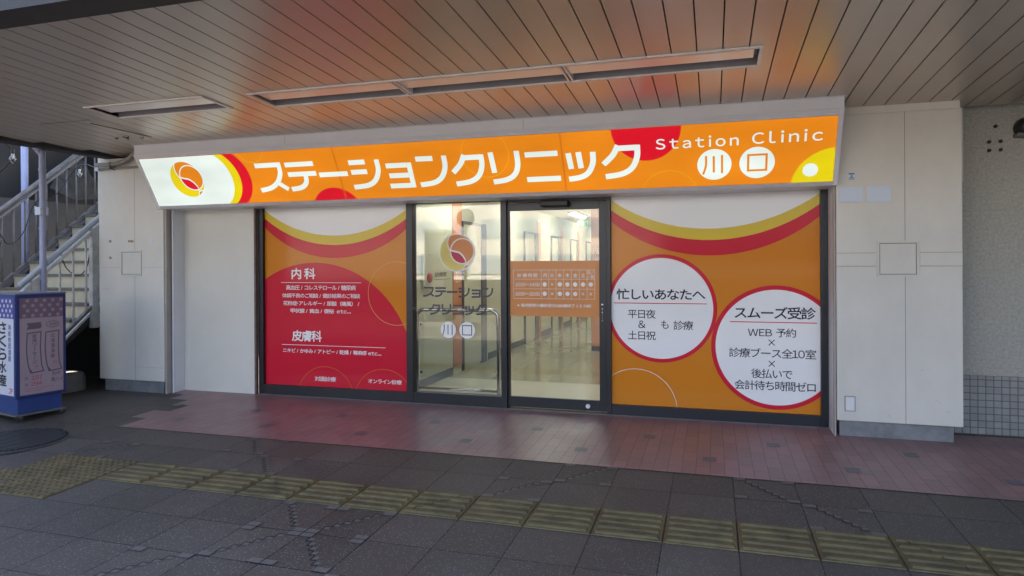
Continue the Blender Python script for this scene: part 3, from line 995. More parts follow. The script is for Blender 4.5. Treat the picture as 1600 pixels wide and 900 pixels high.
prism(h3, SX0 - .0015, SX1 + .0015, [(-.6935, 2.774), (-.668, 2.7245), (-.62, 2.7245), (-.62, 2.774)])
h3.build('top_rail', M['fascia'], sg, fix=True)
# face
lay('sign_face', M['s_orange'], lambda mb: SP.rect(mb, SX0, SX1, 0, SL, 0))
def arcfill(mb, cx, r, off):
    pts = [(SX0, 0)] + [(cx + r * math.cos(a), .30 + r * math.sin(a)) for a in [R(-56.5 + 113 * k / 40) for k in range(41)]] + [(SX0, SL)]
    SP.poly(mb, pts, off)
lay('red_arc', M['s_red'], lambda mb: arcfill(mb, -5.195, .358, .0012))
lay('yellow_arc', M['s_yellow'], lambda mb: arcfill(mb, -5.329, .358, .0024))
lay('white_field', M['s_white'], lambda mb: arcfill(mb, -5.431, .358, .0036))
lay('red_disc', M['s_red'], lambda mb: SP.disc(mb, (-.57, .58), .308, .0012))
lay('red_disc', M['s_red'], lambda mb: SP.disc(mb, (-3.872, -.165), .305, .0012))
lay('yellow_disc', M['s_yellow'], lambda mb: SP.disc(mb, (1.02, -.055), .366, .0012))
lay('white_dot', M['s_white'], lambda mb: SP.disc(mb, (.809, .114), .062, .0024))
for c_, r_ in (((-4.74, .64), .168), ((-2.11, .42), .237), ((-.383, -.09), .252)):
    lay('thin_ring', M['s_line'], lambda mb: SP.ring(mb, c_, r_, r_ + .005, .0012))
for x in (-3.744, -1.35):
    lay('panel_seam', M['s_seam'], lambda mb: SP.rect(mb, x - .007, x + .007, 0, SL, .0018))

# katakana strokes of the title, as (s, t) centre lines
def KU(dx, dt=0):
    return [smoothpts([(-2.325 + dx, .425 + dt), (-2.375 + dx, .335 + dt), (-2.47 + dx, .245 + dt)], 4),
            [(-2.345 + dx, .395 + dt), (-2.15 + dx, .395 + dt)],
            smoothpts([(-2.152 + dx, .42 + dt), (-2.157 + dx, .31 + dt), (-2.205 + dx, .205 + dt), (-2.30 + dx, .145 + dt), (-2.458 + dx, .122 + dt)], 5)]
G_SU = [[(-4.735, .430), (-4.41, .430)], smoothpts([(-4.437, .405), (-4.448, .33), (-4.51, .235), (-4.615, .17), (-4.755, .143)], 5), [(-4.525, .235), (-4.405, .143)]]
G_TE = [[(-4.36, .422), (-4.014, .422)], [(-4.355, .312), (-4.01, .312)], smoothpts([(-4.145, .287), (-4.165, .21), (-4.24, .158), (-4.366, .142)], 5)]
G_BAR = [[(-3.98, .291), (-3.64, .291)]]
G_SHI = [[(-3.6, .408), (-3.412, .408)], [(-3.597, .302), (-3.412, .302)], smoothpts([(-3.276, .428), (-3.282, .31), (-3.34, .205), (-3.44, .15), (-3.607, .135)], 5)]
G_YO = [[(-3.187, .352), (-2.956, .352)], [(-3.172, .243), (-2.956, .243)], [(-3.187, .130), (-2.956, .130)], [(-2.928, .377), (-2.928, .105)]]
G_N = [[(-2.845, .408), (-2.66, .406)], smoothpts([(-2.538, .430), (-2.545, .31), (-2.60, .205), (-2.695, .148), (-2.847, .130)], 5)]
G_RI = [[(-2.052, .435), (-2.040, .222)], smoothpts([(-1.79, .436), (-1.795, .29), (-1.84, .195), (-1.93, .145), (-2.065, .127)], 5)]
G_NI = [[(-1.712, .390), (-1.392, .390)], [(-1.722, .137), (-1.387, .137)]]
G_TSU = [[(-1.292, .385), (-1.276, .226)], [(-1.196, .390), (-1.182, .229)], smoothpts([(-1.060, .385), (-1.067, .28), (-1.115, .185), (-1.19, .14), (-1.309, .123)], 5)]
for strokes in (G_SU, G_TE, G_BAR, G_SHI, G_YO, G_N, KU(0), G_RI, G_NI, G_TSU, KU(1.5, .01)):
    lay('title_letter', M['s_white'], lambda mb: [SP.stroke(mb, st, .053, .0036 + .0003 * i) for i, st in enumerate(strokes)])
def kawa(mb, pl, cx, cy, s, off, wd):
    pl.stroke(mb, smoothpts([(cx - .070 * s, cy + .085 * s), (cx - .072 * s, cy - .01 * s), (cx - .097 * s, cy - .09 * s)], 4), wd, off)
    pl.stroke(mb, [(cx - .004 * s, cy + .08 * s), (cx - .004 * s, cy - .075 * s)], wd, off)
    pl.stroke(mb, [(cx + .066 * s, cy + .088 * s), (cx + .066 * s, cy - .085 * s)], wd, off)
def kuchi(mb, pl, cx, cy, s, off, wd):
    a_, b_ = .073 * s, .070 * s
    pl.stroke(mb, [(cx - a_ - wd / 2, cy + b_), (cx + a_ + wd / 2, cy + b_)], wd, off)
    pl.stroke(mb, [(cx - a_ - wd / 2, cy - b_), (cx + a_ + wd / 2, cy - b_)], wd, off)
    pl.stroke(mb, [(cx - a_, cy - b_ + wd / 2), (cx - a_, cy + b_ - wd / 2)], wd, off)
    pl.stroke(mb, [(cx + a_, cy - b_ + wd / 2), (cx + a_, cy + b_ - wd / 2)], wd, off)
lay('place_disc', M['s_white'], lambda mb: SP.disc(mb, (.016, .204), .146, .0026))
lay('place_disc', M['s_white'], lambda mb: SP.disc(mb, (.374, .204), .146, .0026))
lay('place_letter', M['s_orange'], lambda mb: kawa(mb, SP, .016, .204, 1, .004, .019))
lay('place_letter', M['s_orange'], lambda mb: kuchi(mb, SP, .376, .206, 1.03, .004, .019))
lay('english_word', M['s_white'], lambda mb: put_text(mb, SP, "Station", -.486, .218, .374, .476, .0036, .010, .30))
lay('english_word', M['s_white'], lambda mb: put_text(mb, SP, "Clinic", .330, .889, .378, .484, .0036, .010, .30))

def logo(pl, c, r, mats, parent, o0=.004, white=True):
    """round emblem: yellow crescent, two orange lobes, red leaf, all edged in white"""
    def U(p): return (c[0] + r * p[0], c[1] + r * p[1])
    def circ(cc, rr, a0, a1, n=40): return [(cc[0] + rr * math.cos(R(a0 + (a1 - a0) * k / n)), cc[1] + rr * math.sin(R(a0 + (a1 - a0) * k / n))) for k in range(n + 1)]
    D1, R1 = (.30, .08), .63          # main orange disc
    D2, R2 = (.14, .50), .63          # upper lobe
    def inside(p, q=.95): 
        l = math.hypot(*p); return (p[0] * q / l, p[1] * q / l) if l > q else p
    def P2(name, m, pts, off):
        mb = MB(); pl.poly(mb, [U(p) for p in pts], o0 + off); return mb.build(name, m, parent)
    wm = mats['white']
    if white: P2('emblem_edge', wm, circ((0, 0), 1.0, 0, 360, 72), 0)
    P2('emblem_crescent', mats['yellow'], circ((0, 0), .94, 0, 360, 72), .0006)
    P2('emblem_edge', wm, [inside(p, .96) for p in circ(D2, R2 + .05, 0, 360, 72)], .0010)
    P2('emblem_lobe', mats['orange'], [inside(p, .94) for p in circ(D2, R2 - .005, 0, 360, 72)], .0014)
    P2('emblem_edge', wm, [inside(p, 1.0) for p in circ(D1, R1 + .05, 0, 360, 72)], .0018)
    P2('emblem_lobe', mats['orange'], [inside(p, .945) for p in circ(D1, R1 - .005, 0, 360, 72)], .0022)
    # s-shaped white band and red leaf in the lower left of the main disc
    sc = smoothpts([(-.335, .11), (-.12, .05), (.10, .0), (.30, -.16), (.44, -.38), (.475, -.53)], 5)
    sc = [(p[0], p[1]) for p in sc]
    lower = circ(D1, R1 - .005, 180, 286, 24)
    P2('emblem_band', wm, [(p[0] + .03, p[1] + .045) for p in sc][::-1] + circ(D1, R1 + .05, 180, 286, 24), .0026)
    P2('emblem_leaf', mats['red'], [(p[0] + .0, p[1] - .03) for p in sc][::-1][2:] + lower[2:-1], .0030)
    P2('emblem_tip', wm, circ((0, 0), .955, -71, -38, 14) + [(.60, -.60), (.46, -.60)], .0034)
    P2('emblem_tip', mats['orange'], circ((0, 0), .94, -66, -44, 14) + [(.60, -.655), (.47, -.69)], .0038)
logo(SP, (-5.676, .315), .226, dict(white=M['s_white'], yellow=M['s_yellow'], orange=M['s_orange'], red=M['s_red']), sg, .0042, False)

fs = thing('fascia_board', 'grey aluminium fascia strip between the sign and the soffit', 'fascia', (-2.6, -.66, 2.83))
MB().box(-3.69, 3.64, 0, .05, -.052, .046).build('fascia_face', M['fascia'], fs)
MB().box(-3.70, 3.65, -.018, .05, .046, .054).build('fascia_lip', M['fascia'], fs)
MB().box(-3.69, 3.64, .05, .6, -.04, .04).build('fascia_return', M['fascia'], fs)
for x in (-1.7, .9):
    MB().quad((x, -.0012, -.05), (x + .003, -.0012, -.05), (x + .003, -.0012, .044), (x, -.0012, .044)).build('fascia_joint', M['pillar_line'], fs)

# ------------------------------------------------------------------ shopfront frame, fixed window, sliding door
sf = thing('shopfront_frame', 'dark bronze aluminium shopfront with a fixed window and a sliding glass door', 'shopfront', (-2.06, 0, 0))
def FX(mb, x0, x1, y0, y1, z0, z1): return mb.box(x0 + 2.06, x1 + 2.06, y0, y1, z0, z1)
fr = MB()
ZT = 2.215
FX(fr, -5.131, -5.066, -.02, .09, -.01, ZT)
FX(fr, -3.220, -3.144, -.02, .09, -.01, ZT)
FX(fr, -2.134, -2.068, -.02, .09, -.01, ZT)
FX(fr, -1.022, -.979, -.02, .09, -.01, ZT)
FX(fr, .946, 1.007, -.02, .09, -.01, ZT)
FX(fr, -5.0655, -3.2205, -.018, .09, -.01, .115)
FX(fr, -3.1435, -2.1345, -.018, .09, -.01, .120)
FX(fr, -.9785, .9455, -.018, .09, -.01, .105)
FX(fr, -5.0655, -3.2205, -.012, .09, 2.190, ZT)
FX(fr, -3.1435, -2.1345, -.012, .09, 2.174, ZT)
FX(fr, -.9785, .9455, -.012, .09, 2.190, ZT)
FX(fr, -2.0675, -1.0225, .02, .09, 2.155, ZT)
fr.build('frame', M['alu_dark'], sf, bevel=.003)
st = MB()
FX(st, -5.15, 1.01, -.05, -.0205, -.03, .006)
st.build('sill_strip', M['stone'], sf)
win = MB(); FX(win, -3.15, -2.13, .030, .038, .112, 2.18)
wn = win.build('window_glass', M['glass'], sf)
dr = MB()
FX(dr, -2.066, -2.046, .012, .052, .022, 2.150)
FX(dr, -1.100, -1.024, .012, .052, .022, 2.150)
FX(dr, -2.0455, -1.1005, .013, .051, .022, .128)
FX(dr, -2.0455, -1.1005, .013, .051, 2.070, 2.150)
ds = dr.build('sliding_door', M['alu_dark'], sf, bevel=.002)
gd = MB(); FX(gd, -2.05, -1.095, .030, .038, .12, 2.08)
gd.build('door_glass', M['glass'], ds)
m = MB().lathe([(0, .012), (.02, .012), (.023, .009), (.023, 0)], (-1.22 + 2.06, .013, .068), 20, 'Y')
m.build('door_lock', M['silver'], ds)
m = MB(); FX(m, -1.694, -1.40, -.075, -.0, 2.098, 2.165)
m.build('door_sensor', M['black'], sf, bevel=.014)
# narrow sticker on the door stile
DP = Plane2((2.06, .0118, 0), (1, 0, 0), (0, 0, 1))
m = MB()
DP.rect(m, -1.079, -1.060, 1.095, 1.108, .001); DP.disc(m, (-1.069, 1.058), .006, .001, 12)
DP.rect(m, -1.0695, -1.0685, .94, 1.05, .0012); DP.rect(m, -1.074, -1.065, .935, .940, .001); DP.disc(m, (-1.069, 1.022), .007, .001, 4)
m.build('stile_sticker', M['silver'], ds)

# graphics on the fixed window
WP = Plane2((2.06, .0285, 0), (1, 0, 0), (0, 0, 1))
fm = dict(white=M['f_white'], yellow=M['g_yellow'], orange=M['g_orange'], red=M['g_red'])
logo(WP, (-2.641, 1.64), .206, fm, wn, .001)
def mapst(sts, sx, tx):
    return [[(sx[2] + (p[0] - sx[0]) * (sx[3] - sx[2]) / (sx[1] - sx[0]), tx[2] + (p[1] - tx[0]) * (tx[3] - tx[2]) / (tx[1] - tx[0])) for p in st_] for st_ in sts]
if True:
    a_ = mapst(G_SU + G_TE + G_BAR + G_SHI + G_YO + G_N, (-4.755, -2.512, -3.039, -2.232), (.105, .455, 1.157, 1.268))
    b_ = mapst(KU(0) + G_RI + G_NI + G_TSU + KU(1.5, .01), (-2.477, -.632, -2.965, -2.306), (.095, .435, .966, 1.083))
    for ln_ in (a_, b_):
        lay('window_lettering', M['f_grey'], lambda mb: [WP.stroke(mb, st_, .0185, .001 + .0003 * (i % 4)) for i, st_ in enumerate(ln_)], wn)
lay('window_disc', M['f_white'], lambda mb: WP.disc(mb, (-2.746, .806), .089, .001, 48), wn)
lay('window_disc', M['f_white'], lambda mb: WP.disc(mb, (-2.529, .806), .089, .001, 48), wn)
lay('window_place_letter', M['f_ink'], lambda mb: kawa(mb, WP, -2.746, .806, .68, .0018, .0095), wn)
lay('window_place_letter', M['f_ink'], lambda mb: kuchi(mb, WP, -2.529, .806, .72, .0018, .0095), wn)

# opening-hours band on the door
HP = Plane2((2.06, .0285, 0), (1, 0, 0), (0, 0, 1))
band = lay('hours_band', M['g_orange'], lambda mb: HP.rect(mb, -2.0455, -1.1005, .970, 1.546, .0), ds)
def grid(mb):
    o = .0008; t = .0016
    for z in (1.451, 1.356, 1.255, 1.153): HP.rect(mb, -2.005, -1.148, z - t, z + t, o)
    for x in (-2.005, -1.706, -1.626, -1.549, -1.470, -1.388, -1.306, -1.227, -1.148): HP.rect(mb, x - t, x + t, 1.153, 1.451, o + .0003)
lay('hours_grid', M['f_white'], grid, band)
def header(mb):
    o = .0008
    put_text(mb, HP, "診 療 時 間", -1.963, -1.749, 1.376, 1.416, o, .012)
    for ch, x in zip("月火水木金土", (-1.669, -1.590, -1.509, -1.429, -1.348, -1.267)):
        put_text(mb, HP, ch, x - .0205, x + .0205, 1.376, 1.416, o, .012)
    put_text(mb, HP, "日", -1.219, -1.193, 1.407, 1.441, o, .01); put_text(mb, HP, "祝", -1.190, -1.155, 1.362, 1.398, o, .01)
    HP.stroke(mb, [(-1.186, 1.404), (-1.160, 1.440)], .003, o); HP.stroke(mb, [(-1.220, 1.362), (-1.200, 1.392)], .003, o)
lay('hours_header', M['f_white'], header, band)
def hrow(mb, body, z0, z1, row, z):
    o = .0008
    put_text(mb, HP, body, -1.989, -1.724, z0, z1, o, .008)
    xs_ = (-1.670, -1.591, -1.510, -1.430, -1.349, -1.268, -1.188)
    if True:
        for ch, x in zip(row, xs_):
            mb = MB()
            if ch == 'o': HP.disc(mb, (x, z), .0225, o + .0006, 28)
            else:
                HP.stroke(mb, [(x - .013, z - .013), (x + .013, z + .013)], .0045, o); HP.stroke(mb, [(x - .013, z + .013), (x + .013, z - .013)], .0045, o + .0003)
            mb.build('hours_mark', M['f_white'], band)
lay('hours_row', M['f_white'], lambda mb: hrow(mb, "10:00~14:00", 1.281, 1.317, "o.ooooo", 1.302), band)
lay('hours_row', M['f_white'], lambda mb: hrow(mb, "16:00~20:00", 1.184, 1.220, "o.ooo..", 1.205), band)
lay('hours_note', M['f_white'], lambda mb: put_text(mb, HP, "※各時間帯の最終受付は診療終了 1 5 分前", -1.967, -1.185, 1.066, 1.100, .0008, .012), band)

# ------------------------------------------------------------------ printed window posters
def poster(name, label, x0, x1, z0, z1):
    t = thing(name, label, 'window poster', ((x0 + x1) / 2, .02, 0))
    cx = (x0 + x1) / 2
    MB().box(x0 - cx, x1 - cx, .004, .022, z0, z1).build('orange_film', M['f_orange'], t)
    return t, Plane2((-cx, .0035, 0), (1, 0, 0), (0, 0, 1), (x0, x1, z0, z1))
def three_arcs(t, pl, cx, zw, rw_, zy, ry, zr, rr):
    lay('red_arc', M['f_red'], lambda mb: pl.disc(mb, (cx, zr + rr), rr, .001, 128), t)
    lay('yellow_arc', M['f_yellow'], lambda mb: pl.disc(mb, (cx, zy + ry), ry, .002, 128), t)
    lay('white_arc', M['f_white'], lambda mb: pl.disc(mb, (cx, zw + rw_), rw_, .003, 128), t)
def radius(h, s): return (h * h + s * s) / (2 * s)
p1, Q = poster('window_poster', 'orange and red window poster listing internal medicine and dermatology, left of the glass window', -5.0655, -3.2205, .116, 2.189)
three_arcs(p1, Q, -4.12, 1.849, radius(.92, .295), 1.742, radius(.92, .305), 1.593, radius(.92, .345))
lay('red_disc', M['f_red'], lambda mb: Q.disc(mb, (-4.40, 1.541 - 1.255), 1.255, .001, 160), p1)
lay('thin_ring', M['f_pale'], lambda mb: (Q.ring(mb, (-3.356, 1.194), .350, .3545, .002)), p1)
lay('thin_ring', M['f_orange'], lambda mb: Q.ring(mb, (-4.262, -.02), .366, .3705, .002), p1)
lay('thin_ring', M['f_orange'], lambda mb: Q.ring(mb, (-3.522, -.02), .366, .3705, .0022), p1)
def t1():
    o = .0028
    T = lambda s_, a0, a1, b0, b1, bold=.012: lay('text_line', M['f_white'], lambda k: put_text(k, Q, s_, a0, a1, b0, b1, o, bold), p1)
    T("内 科", -4.700, -4.388, 1.354, 1.478, .02)
    T("高血圧 / コレステロール / 糖尿病", -4.777, -3.866, 1.227, 1.282)
    T("体調不良のご相談 / 健診結果のご相談", -4.831, -3.809, 1.136, 1.187)
    T("花粉症･アレルギー / 尿酸（痛風） /", -4.819, -3.821, 1.046, 1.099)
    T("甲状腺 / 貧血 / 便秘  etc...", -4.718, -3.928, .960, 1.010)
    T("皮膚科", -4.701, -4.308, .633, .756, .02)
    T("ニキビ / かゆみ / アトピー / 乾燥 / 蕁麻疹 etc...", -4.825, -3.549, .496, .546)
    T("対面診療", -4.400, -4.125, .181, .234, .008)
    T("オンライン診療", -3.713, -3.301, .186, .236, .008)
    lay('rule_line', M['f_white'], lambda mb: Q.rect(mb, -4.846, -3.796, 1.309, 1.3145, o), p1)
    lay('rule_line', M['f_white'], lambda mb: Q.rect(mb, -4.840, -3.496, .585, .5905, o), p1)
t1()

p2, Q2 = poster('window_poster', 'orange window poster with two white red ringed circles of text, right of the sliding door', -.9785, .9455, .106, 2.189)
three_arcs(p2, Q2, -.02, 1.846, radius(.965, .308), 1.736, radius(.965, .318), 1.587, radius(.965, .355))
def circ2(t, pl, c, r0, r1):
    lay('red_circle', M['f_red'], lambda mb: pl.disc(mb, c, r1, .001, 128), t)
    lay('white_circle', M['f_white'], lambda mb: pl.disc(mb, c, r0, .002, 128), t)
circ2(p2, Q2, (-.495, 1.070), .496, .5335)
circ2(p2, Q2, (.564, .717), .543, .584)
lay('thin_ring', M['f_white'], lambda mb: Q2.ring(mb, (-.741, .065), .398, .4025, .0012), p2)
def t2():
    o = .003
    T = lambda s_, a0, a1, b0, b1, bold=.006: lay('text_line', M['f_ink'], lambda k: put_text(k, Q2, s_, a0, a1, b0, b1, o, bold), p2)
    T("忙しいあなたへ", -.926, -.072, 1.155, 1.262, .016)
    T("平日夜", -.815, -.544, .969, 1.057)
    T("&", -.712, -.644, .872, .947)
    T("土日祝", -.815, -.544, .756, .844)
    T("も", -.491, -.420, .871, .951)
    T("診療", -.372, -.186, .863, .952)
    T("スムーズ受診", .197, .907, .987, 1.097, .016)
    T("WEB 予約", .315, .738, .815, .898)
    T("診療ブース全10室", .144, .910, .617, .707)
    T("後払いで", .343, .705, .424, .513)
    T("会計待ち時間ゼロ", .193, .904, .312, .402)
    for z in (.763, .564):
        lay('cross_mark', M['f_ink'], lambda mb: (Q2.stroke(mb, [(.499, z - .027), (.552, z + .027)], .008, o), Q2.stroke(mb, [(.499, z + .027), (.552, z - .027)], .008, o + .0003)), p2)
t2()
lay('rule_line', M['f_red'], lambda mb: Q2.rect(mb, -.955, -.059, 1.115, 1.1235, .003), p2)
lay('rule_line', M['f_red'], lambda mb: Q2.rect(mb, .153, .918, .949, .9575, .003), p2)

# ------------------------------------------------------------------ inside the clinic
IX = -3.37
ci = thing('clinic_room', 'cream clinic corridor with a row of booth doors behind the glass', 'room', (-1.2, 7, 0))
def I(name, m, *a, bevel=0.0, parent=None):
    b_ = MB().box(a[0] + 1.2, a[1] + 1.2, a[2] - 7, a[3] - 7, a[4], a[5])
    return b_.build(name, m, parent or ci, bevel)
m = MB().quad((IX - .1 + 1.2, 1.5 - 7, .022), (2.2, 1.5 - 7, .022), (2.2, 8.2, .022), (IX - .1 + 1.2, 8.2, .022))
fo = m.build('floor_tiles', M['i_floor'], ci)
I('threshold_floor', M['i_mat'], IX - .1, 1.0, .09, 1.4985, -.02, .0235)
I('booth_wall', M['i_wall'], IX - .25, IX, .1, 15.2, .0, 2.62)
I('end_wall', M['i_wall'], IX, 1.2, 15.0, 15.2, .0, 2.62)
I('corridor_wall', M['i_wall'], -1.98, -1.9, 4.72, 15, .0, 2.62)
I('side_wall', M['i_wall'], 1.0, 1.2, .1, 4.7, .0, 2.62)
I('waiting_wall', M['i_orange'], -1.995, 1.0, 4.65, 4.715, .1, 2.62)
I('skirting', M['i_base'], -1.998, 1.0, 4.645, 4.716, .02, .1)
I('skirting', M['i_base'], -1.985, -1.979, 4.72, 15, .02, .1)
I('ceiling', M['i_ceiling'], IX - .2, 1.2, .1, 15.2, 2.56, 2.66)
lp_ = M['i_dark']
bays = [(.1, 1.72, 1.72, 2.06, 2.07, 2.83, 3.04), (3.18, 4.0, None, None, None, None, None), (4.41, 5.29, 4.15, 4.41, 5.29, 6.01, 6.27), (6.53, 7.45, 6.27, 6.53, 7.45, 8.10, 8.36),
        (8.63, 9.50, 8.36, 8.63, 9.50, 10.2, 10.45), (10.72, 11.6, 10.45, 10.72, 11.6, 12.3, 12.55)]
for bi, (pa, pb_, oa, ob, da, db, jb) in enumerate(bays):
    I('skirting', M['i_base'], IX, IX + .012, pa, pb_ - .02, .02, .125)
    if oa is not None:
        I('orange_strip', M['i_orange'], IX + .0005, IX + .010, oa, ob, .126 if bi == 0 else .02, 2.36)
    if da is not None:
        f_ = MB()
        for (y0, y1, z0, z1) in [(da - .03, da, .022, 2.12), (da, db, 2.085, 2.12), (db, jb, .022, 2.12)]:  # last, wide post is dark to stand for the shaded door opening
            f_.box(IX + 1.2, IX + .035 + 1.2, y0 - 7, y1 - 7, z0, z1)
        fdo = f_.build('booth_door', M['i_dark'], ci)
        I('door_leaf', M['i_wall'], IX + .001, IX + .016, da + .001, db - .001, .05, 2.084, parent=fdo)
# booth number, notice on the wall
IPl = Plane2((IX + 1.2 + .0112, -7, 0), (0, 1, 0), (0, 0, 1))
m = MB(); put_text(m, IPl, "10", 1.80, 1.98, 1.26, 1.42, .001, .0)
m.build('booth_number', M['i_wall'], ci)
IP2 = Plane2((IX + 1.2, -7, 0), (0, 1, 0), (0, 0, 1))
m = MB(); put_text(m, IP2, "診療室", 1.12, 1.5, 1.355, 1.415, .002, .006); IP2.rect(m, 1.08, 1.62, 1.318, 1.323, .002)
m.build('wall_lettering', M['ink'], ci)
# washroom pictogram on the orange wall
WPl = Plane2((1.2, 4.6495 - 7, 0), (1, 0, 0), (0, 0, 1))
for cx, wd in ((-1.955, .026), (-1.885, .034)):
    m = MB()
    WPl.ring(m, (cx, 1.80), .013, .019, .001, 20)
    WPl.stroke(m, [(cx - .012, 1.775), (cx - wd, 1.68), (cx - .014, 1.67), (cx - .014, 1.62)], .006, .001)
    WPl.stroke(m, [(cx + .012, 1.775), (cx + wd, 1.68), (cx + .014, 1.67), (cx + .014, 1.62)], .006, .001)
    m.build('washroom_pictogram', M['ink'], ci)
fa = thing('fire_alarm', 'round red fire alarm lamp on a cream wall box behind the window', 'fire alarm', (IX, .87, 1.35))
MB().box(0, .03, -.16, .12, -.14, .30).build('alarm_box', M['i_wall'], fa, bevel=.004)
m = MB(); n_ = 24
m.lathe([(.0, .03), (.045, .028), (.062, .015), (.062, 0)], (0, 0, 0), n_, 'Z')
al = m.build('alarm_lamp', M['alarm_red'], fa, smooth=True); al.rotation_euler = (0, R(90), 0); al.location = (.031, 0, 0)
ex = thing('exit_sign', 'small green and white running man exit sign hanging in the corridor', 'exit sign', (-2.13, 4.55, 2.195))
MB().box(-.085, .085, -.012, .012, -.055, .055).build('sign_case', M['exit_green'], ex)
EP = Plane2((0, -.0125, 0), (1, 0, 0), (0, 0, 1))
m = MB(); EP.rect(m, -.08, .03, -.05, .05, .0005); m.build('sign_window', M['exit_white'], ex)
m = MB(); EP.disc(m, (-.015, .032), .011, .0012, 14); EP.stroke(m, [(-.02, .02), (-.032, -.01), (-.055, -.04)], .012, .0012); EP.stroke(m, [(-.03, -.008), (-.008, -.042)], .012, .0014)
EP.stroke(m, [(-.02, .016), (.008, .0)], .008, .0016); m.build('running_figure', M['exit_green'], ex)
MB().tube([(0, 0, .055), (0, 0, .365)], .005, 8).build('hanger', M['silver'], ex)
for i, (x, y, rz, lb) in enumerate([(-2.75, 1.6, 0, 'lit ceiling tube nearest the glass inside the clinic'), (-2.72, 4.4, 0, 'second lit ceiling tube along the clinic corridor'),
                                    (-2.72, 7.2, 0, 'third lit ceiling tube along the clinic corridor'), (-2.72, 10.2, 0, 'fourth lit ceiling tube along the clinic corridor'),
                                    (-2.72, 13.0, 0, 'farthest lit ceiling tube in the clinic corridor'), (-.6, 2.4, 0, 'lit ceiling tube over the waiting area behind the poster')]):
    t = thing('tube_light', lb, 'ceiling lamp', (x, y, 2.56), rz, 'lit ceiling tubes in the clinic')
    MB().box(-.09, .09, -.62, .62, -.03, -.001).build('body_bar', M['white'], t)
    MB().box(-.055, .055, -.60, .60, -.06, -.031).build('lit_tube', M['led'], t, bevel=.01)

# stainless guard rail behind the fixed window
gl = thing('guard_rail', 'stainless steel hoop rail with a clear panel behind the fixed window', 'rail', (-2.675, .13, .02))
hp = []
X0, X1, ZT_, rr = -.485, .465, .995, .085
hp.append((X0, 0, 0))
for k in range(9): a_ = R(180 - 90 * k / 8); hp.append((X0 + rr + rr * math.cos(a_), 0, ZT_ - rr + rr * math.sin(a_)))
for k in range(9): a_ = R(90 - 90 * k / 8); hp.append((X1 - rr + rr * math.cos(a_), 0, ZT_ - rr + rr * math.sin(a_)))
hp.append((X1, 0, 0))
MB().tube(hp, .021, 14).build('hoop', M['chrome'], gl, smooth=True)
MB().tube([(X0 + .012, 0, .125), (X1 - .012, 0, .125)], .014, 12).build('lower_tube', M['chrome'], gl, smooth=True)
MB().box(X0 + .03, X1 - .03, -.003, .003, .16, ZT_ - .05).build('clear_panel', M['glass'], gl)
for x, z, mm in [(X0 + .05, .83, 'black'), (X0 + .05, .30, 'black'), (X1 - .05, .83, 'white'), (X1 - .05, .30, 'white')]:
    MB().lathe([(0, .016), (.013, .016), (.015, .012), (.015, 0)], (x, -.004, z), 14, 'Y').build('panel_button', M[mm], gl)

# ------------------------------------------------------------------ staircase at the left
SLP = 0.817
XR, XL = -7.40, -9.30
def nose(y): return 1.125 + SLP * y
stc = thing('staircase', 'outdoor staircase with cream risers climbing away behind the left pillar', 'staircase', (-8.35, -1.37, 0))
ox, oy = -8.35, -1.37
rs, tr_ = MB(), MB()
RISE, GO = .18, .18 / SLP
nst = 21
for i in range(nst):
    y = -1.37 + GO * i; z0 = RISE * i - .03; z1 = RISE * (i + 1) - .03
    rs.box(XL + .04 - ox, XR - .04 - ox, y - oy, y + .02 - oy, z0 - .0, z1 - .035)
    tr_.box(XL + .04 - ox, XR - .04 - ox, y - .025 - oy, y + GO + .018 - oy, z1 - .034, z1)
rs.build('risers', M['riser'], stc); tr_.build('treads', M['tread'], stc)
yE = -1.37 + GO * nst
for nm, x in (('stringer', XR), ('stringer', XL)):
    s_ = MB()
    s_.hexa([(x - .035 - ox, -1.5 - oy, -.06), (x + .035 - ox, -1.5 - oy, -.06), (x + .035 - ox, yE - oy, nose(yE) - .42), (x - .035 - ox, yE - oy, nose(yE) - .42),
             (x - .035 - ox, -1.5 - oy, nose(-1.5) + .03), (x + .035 - ox, -1.5 - oy, nose(-1.5) + .03), (x + .035 - ox, yE - oy, nose(yE) + .03), (x - .035 - ox, yE - oy, nose(yE) + .03)])
    s_.build(nm, M['stair_dark'], stc)
    s_ = MB()
    s_.bar((x - ox, -1.5 - oy, nose(-1.5) + .045), (x - ox, yE - oy, nose(yE) + .045), .09, .026)
    s_.build('stringer_cap', M['rail_white'] if x == XR else M['rail_grey'], stc)
def railing(label, x, ybeg, yend, h, mp_, mh_, post_y, hlow=.13, dx=.0, n_b=.17):
    t = thing('stair_railing', label, 'railing', (x, ybeg, 0), group='railings of the staircase')
    Zr = lambda y: nose(y) + h
    Y = lambda y: y - ybeg
    hb = MB(); hb.tube([(0, Y(ybeg - .02), Zr(ybeg) + .0), (0, Y(yend), Zr(yend))], .034, 14); hb.build('handrail', mh_, t, smooth=True)
    lb = MB(); lb.bar((0, Y(ybeg), nose(ybeg) + hlow), (0, Y(yend), nose(yend) + hlow), .045, .035); lb.build('lower_rail', M['rail_grey'], t)
    lb = MB(); lb.bar((0, Y(ybeg), Zr(ybeg) - .075), (0, Y(yend), Zr(yend) - .075), .05, .03); lb.build('upper_rail', mp_, t)
    y = ybeg + .12
    while y < yend:
        if all(abs(y - p) > .06 for p in post_y):
            MB().tube([(0, Y(y), nose(y) + hlow), (0, Y(y), Zr(y) - .07)], .0125, 8).build('baluster', mp_, t, smooth=True)
        y += n_b
    for p in post_y:
        MB().box(-.03, .03, Y(p) - .045, Y(p) + .045, nose(p) - .16, Zr(p) - .06).build('post', mp_, t, bevel=.004)
        MB().box(.031, .036, Y(p) - .05, Y(p) + .05, nose(p) - .14, nose(p) + .02).build('post_plate', M['rail_white'], t)
    return t
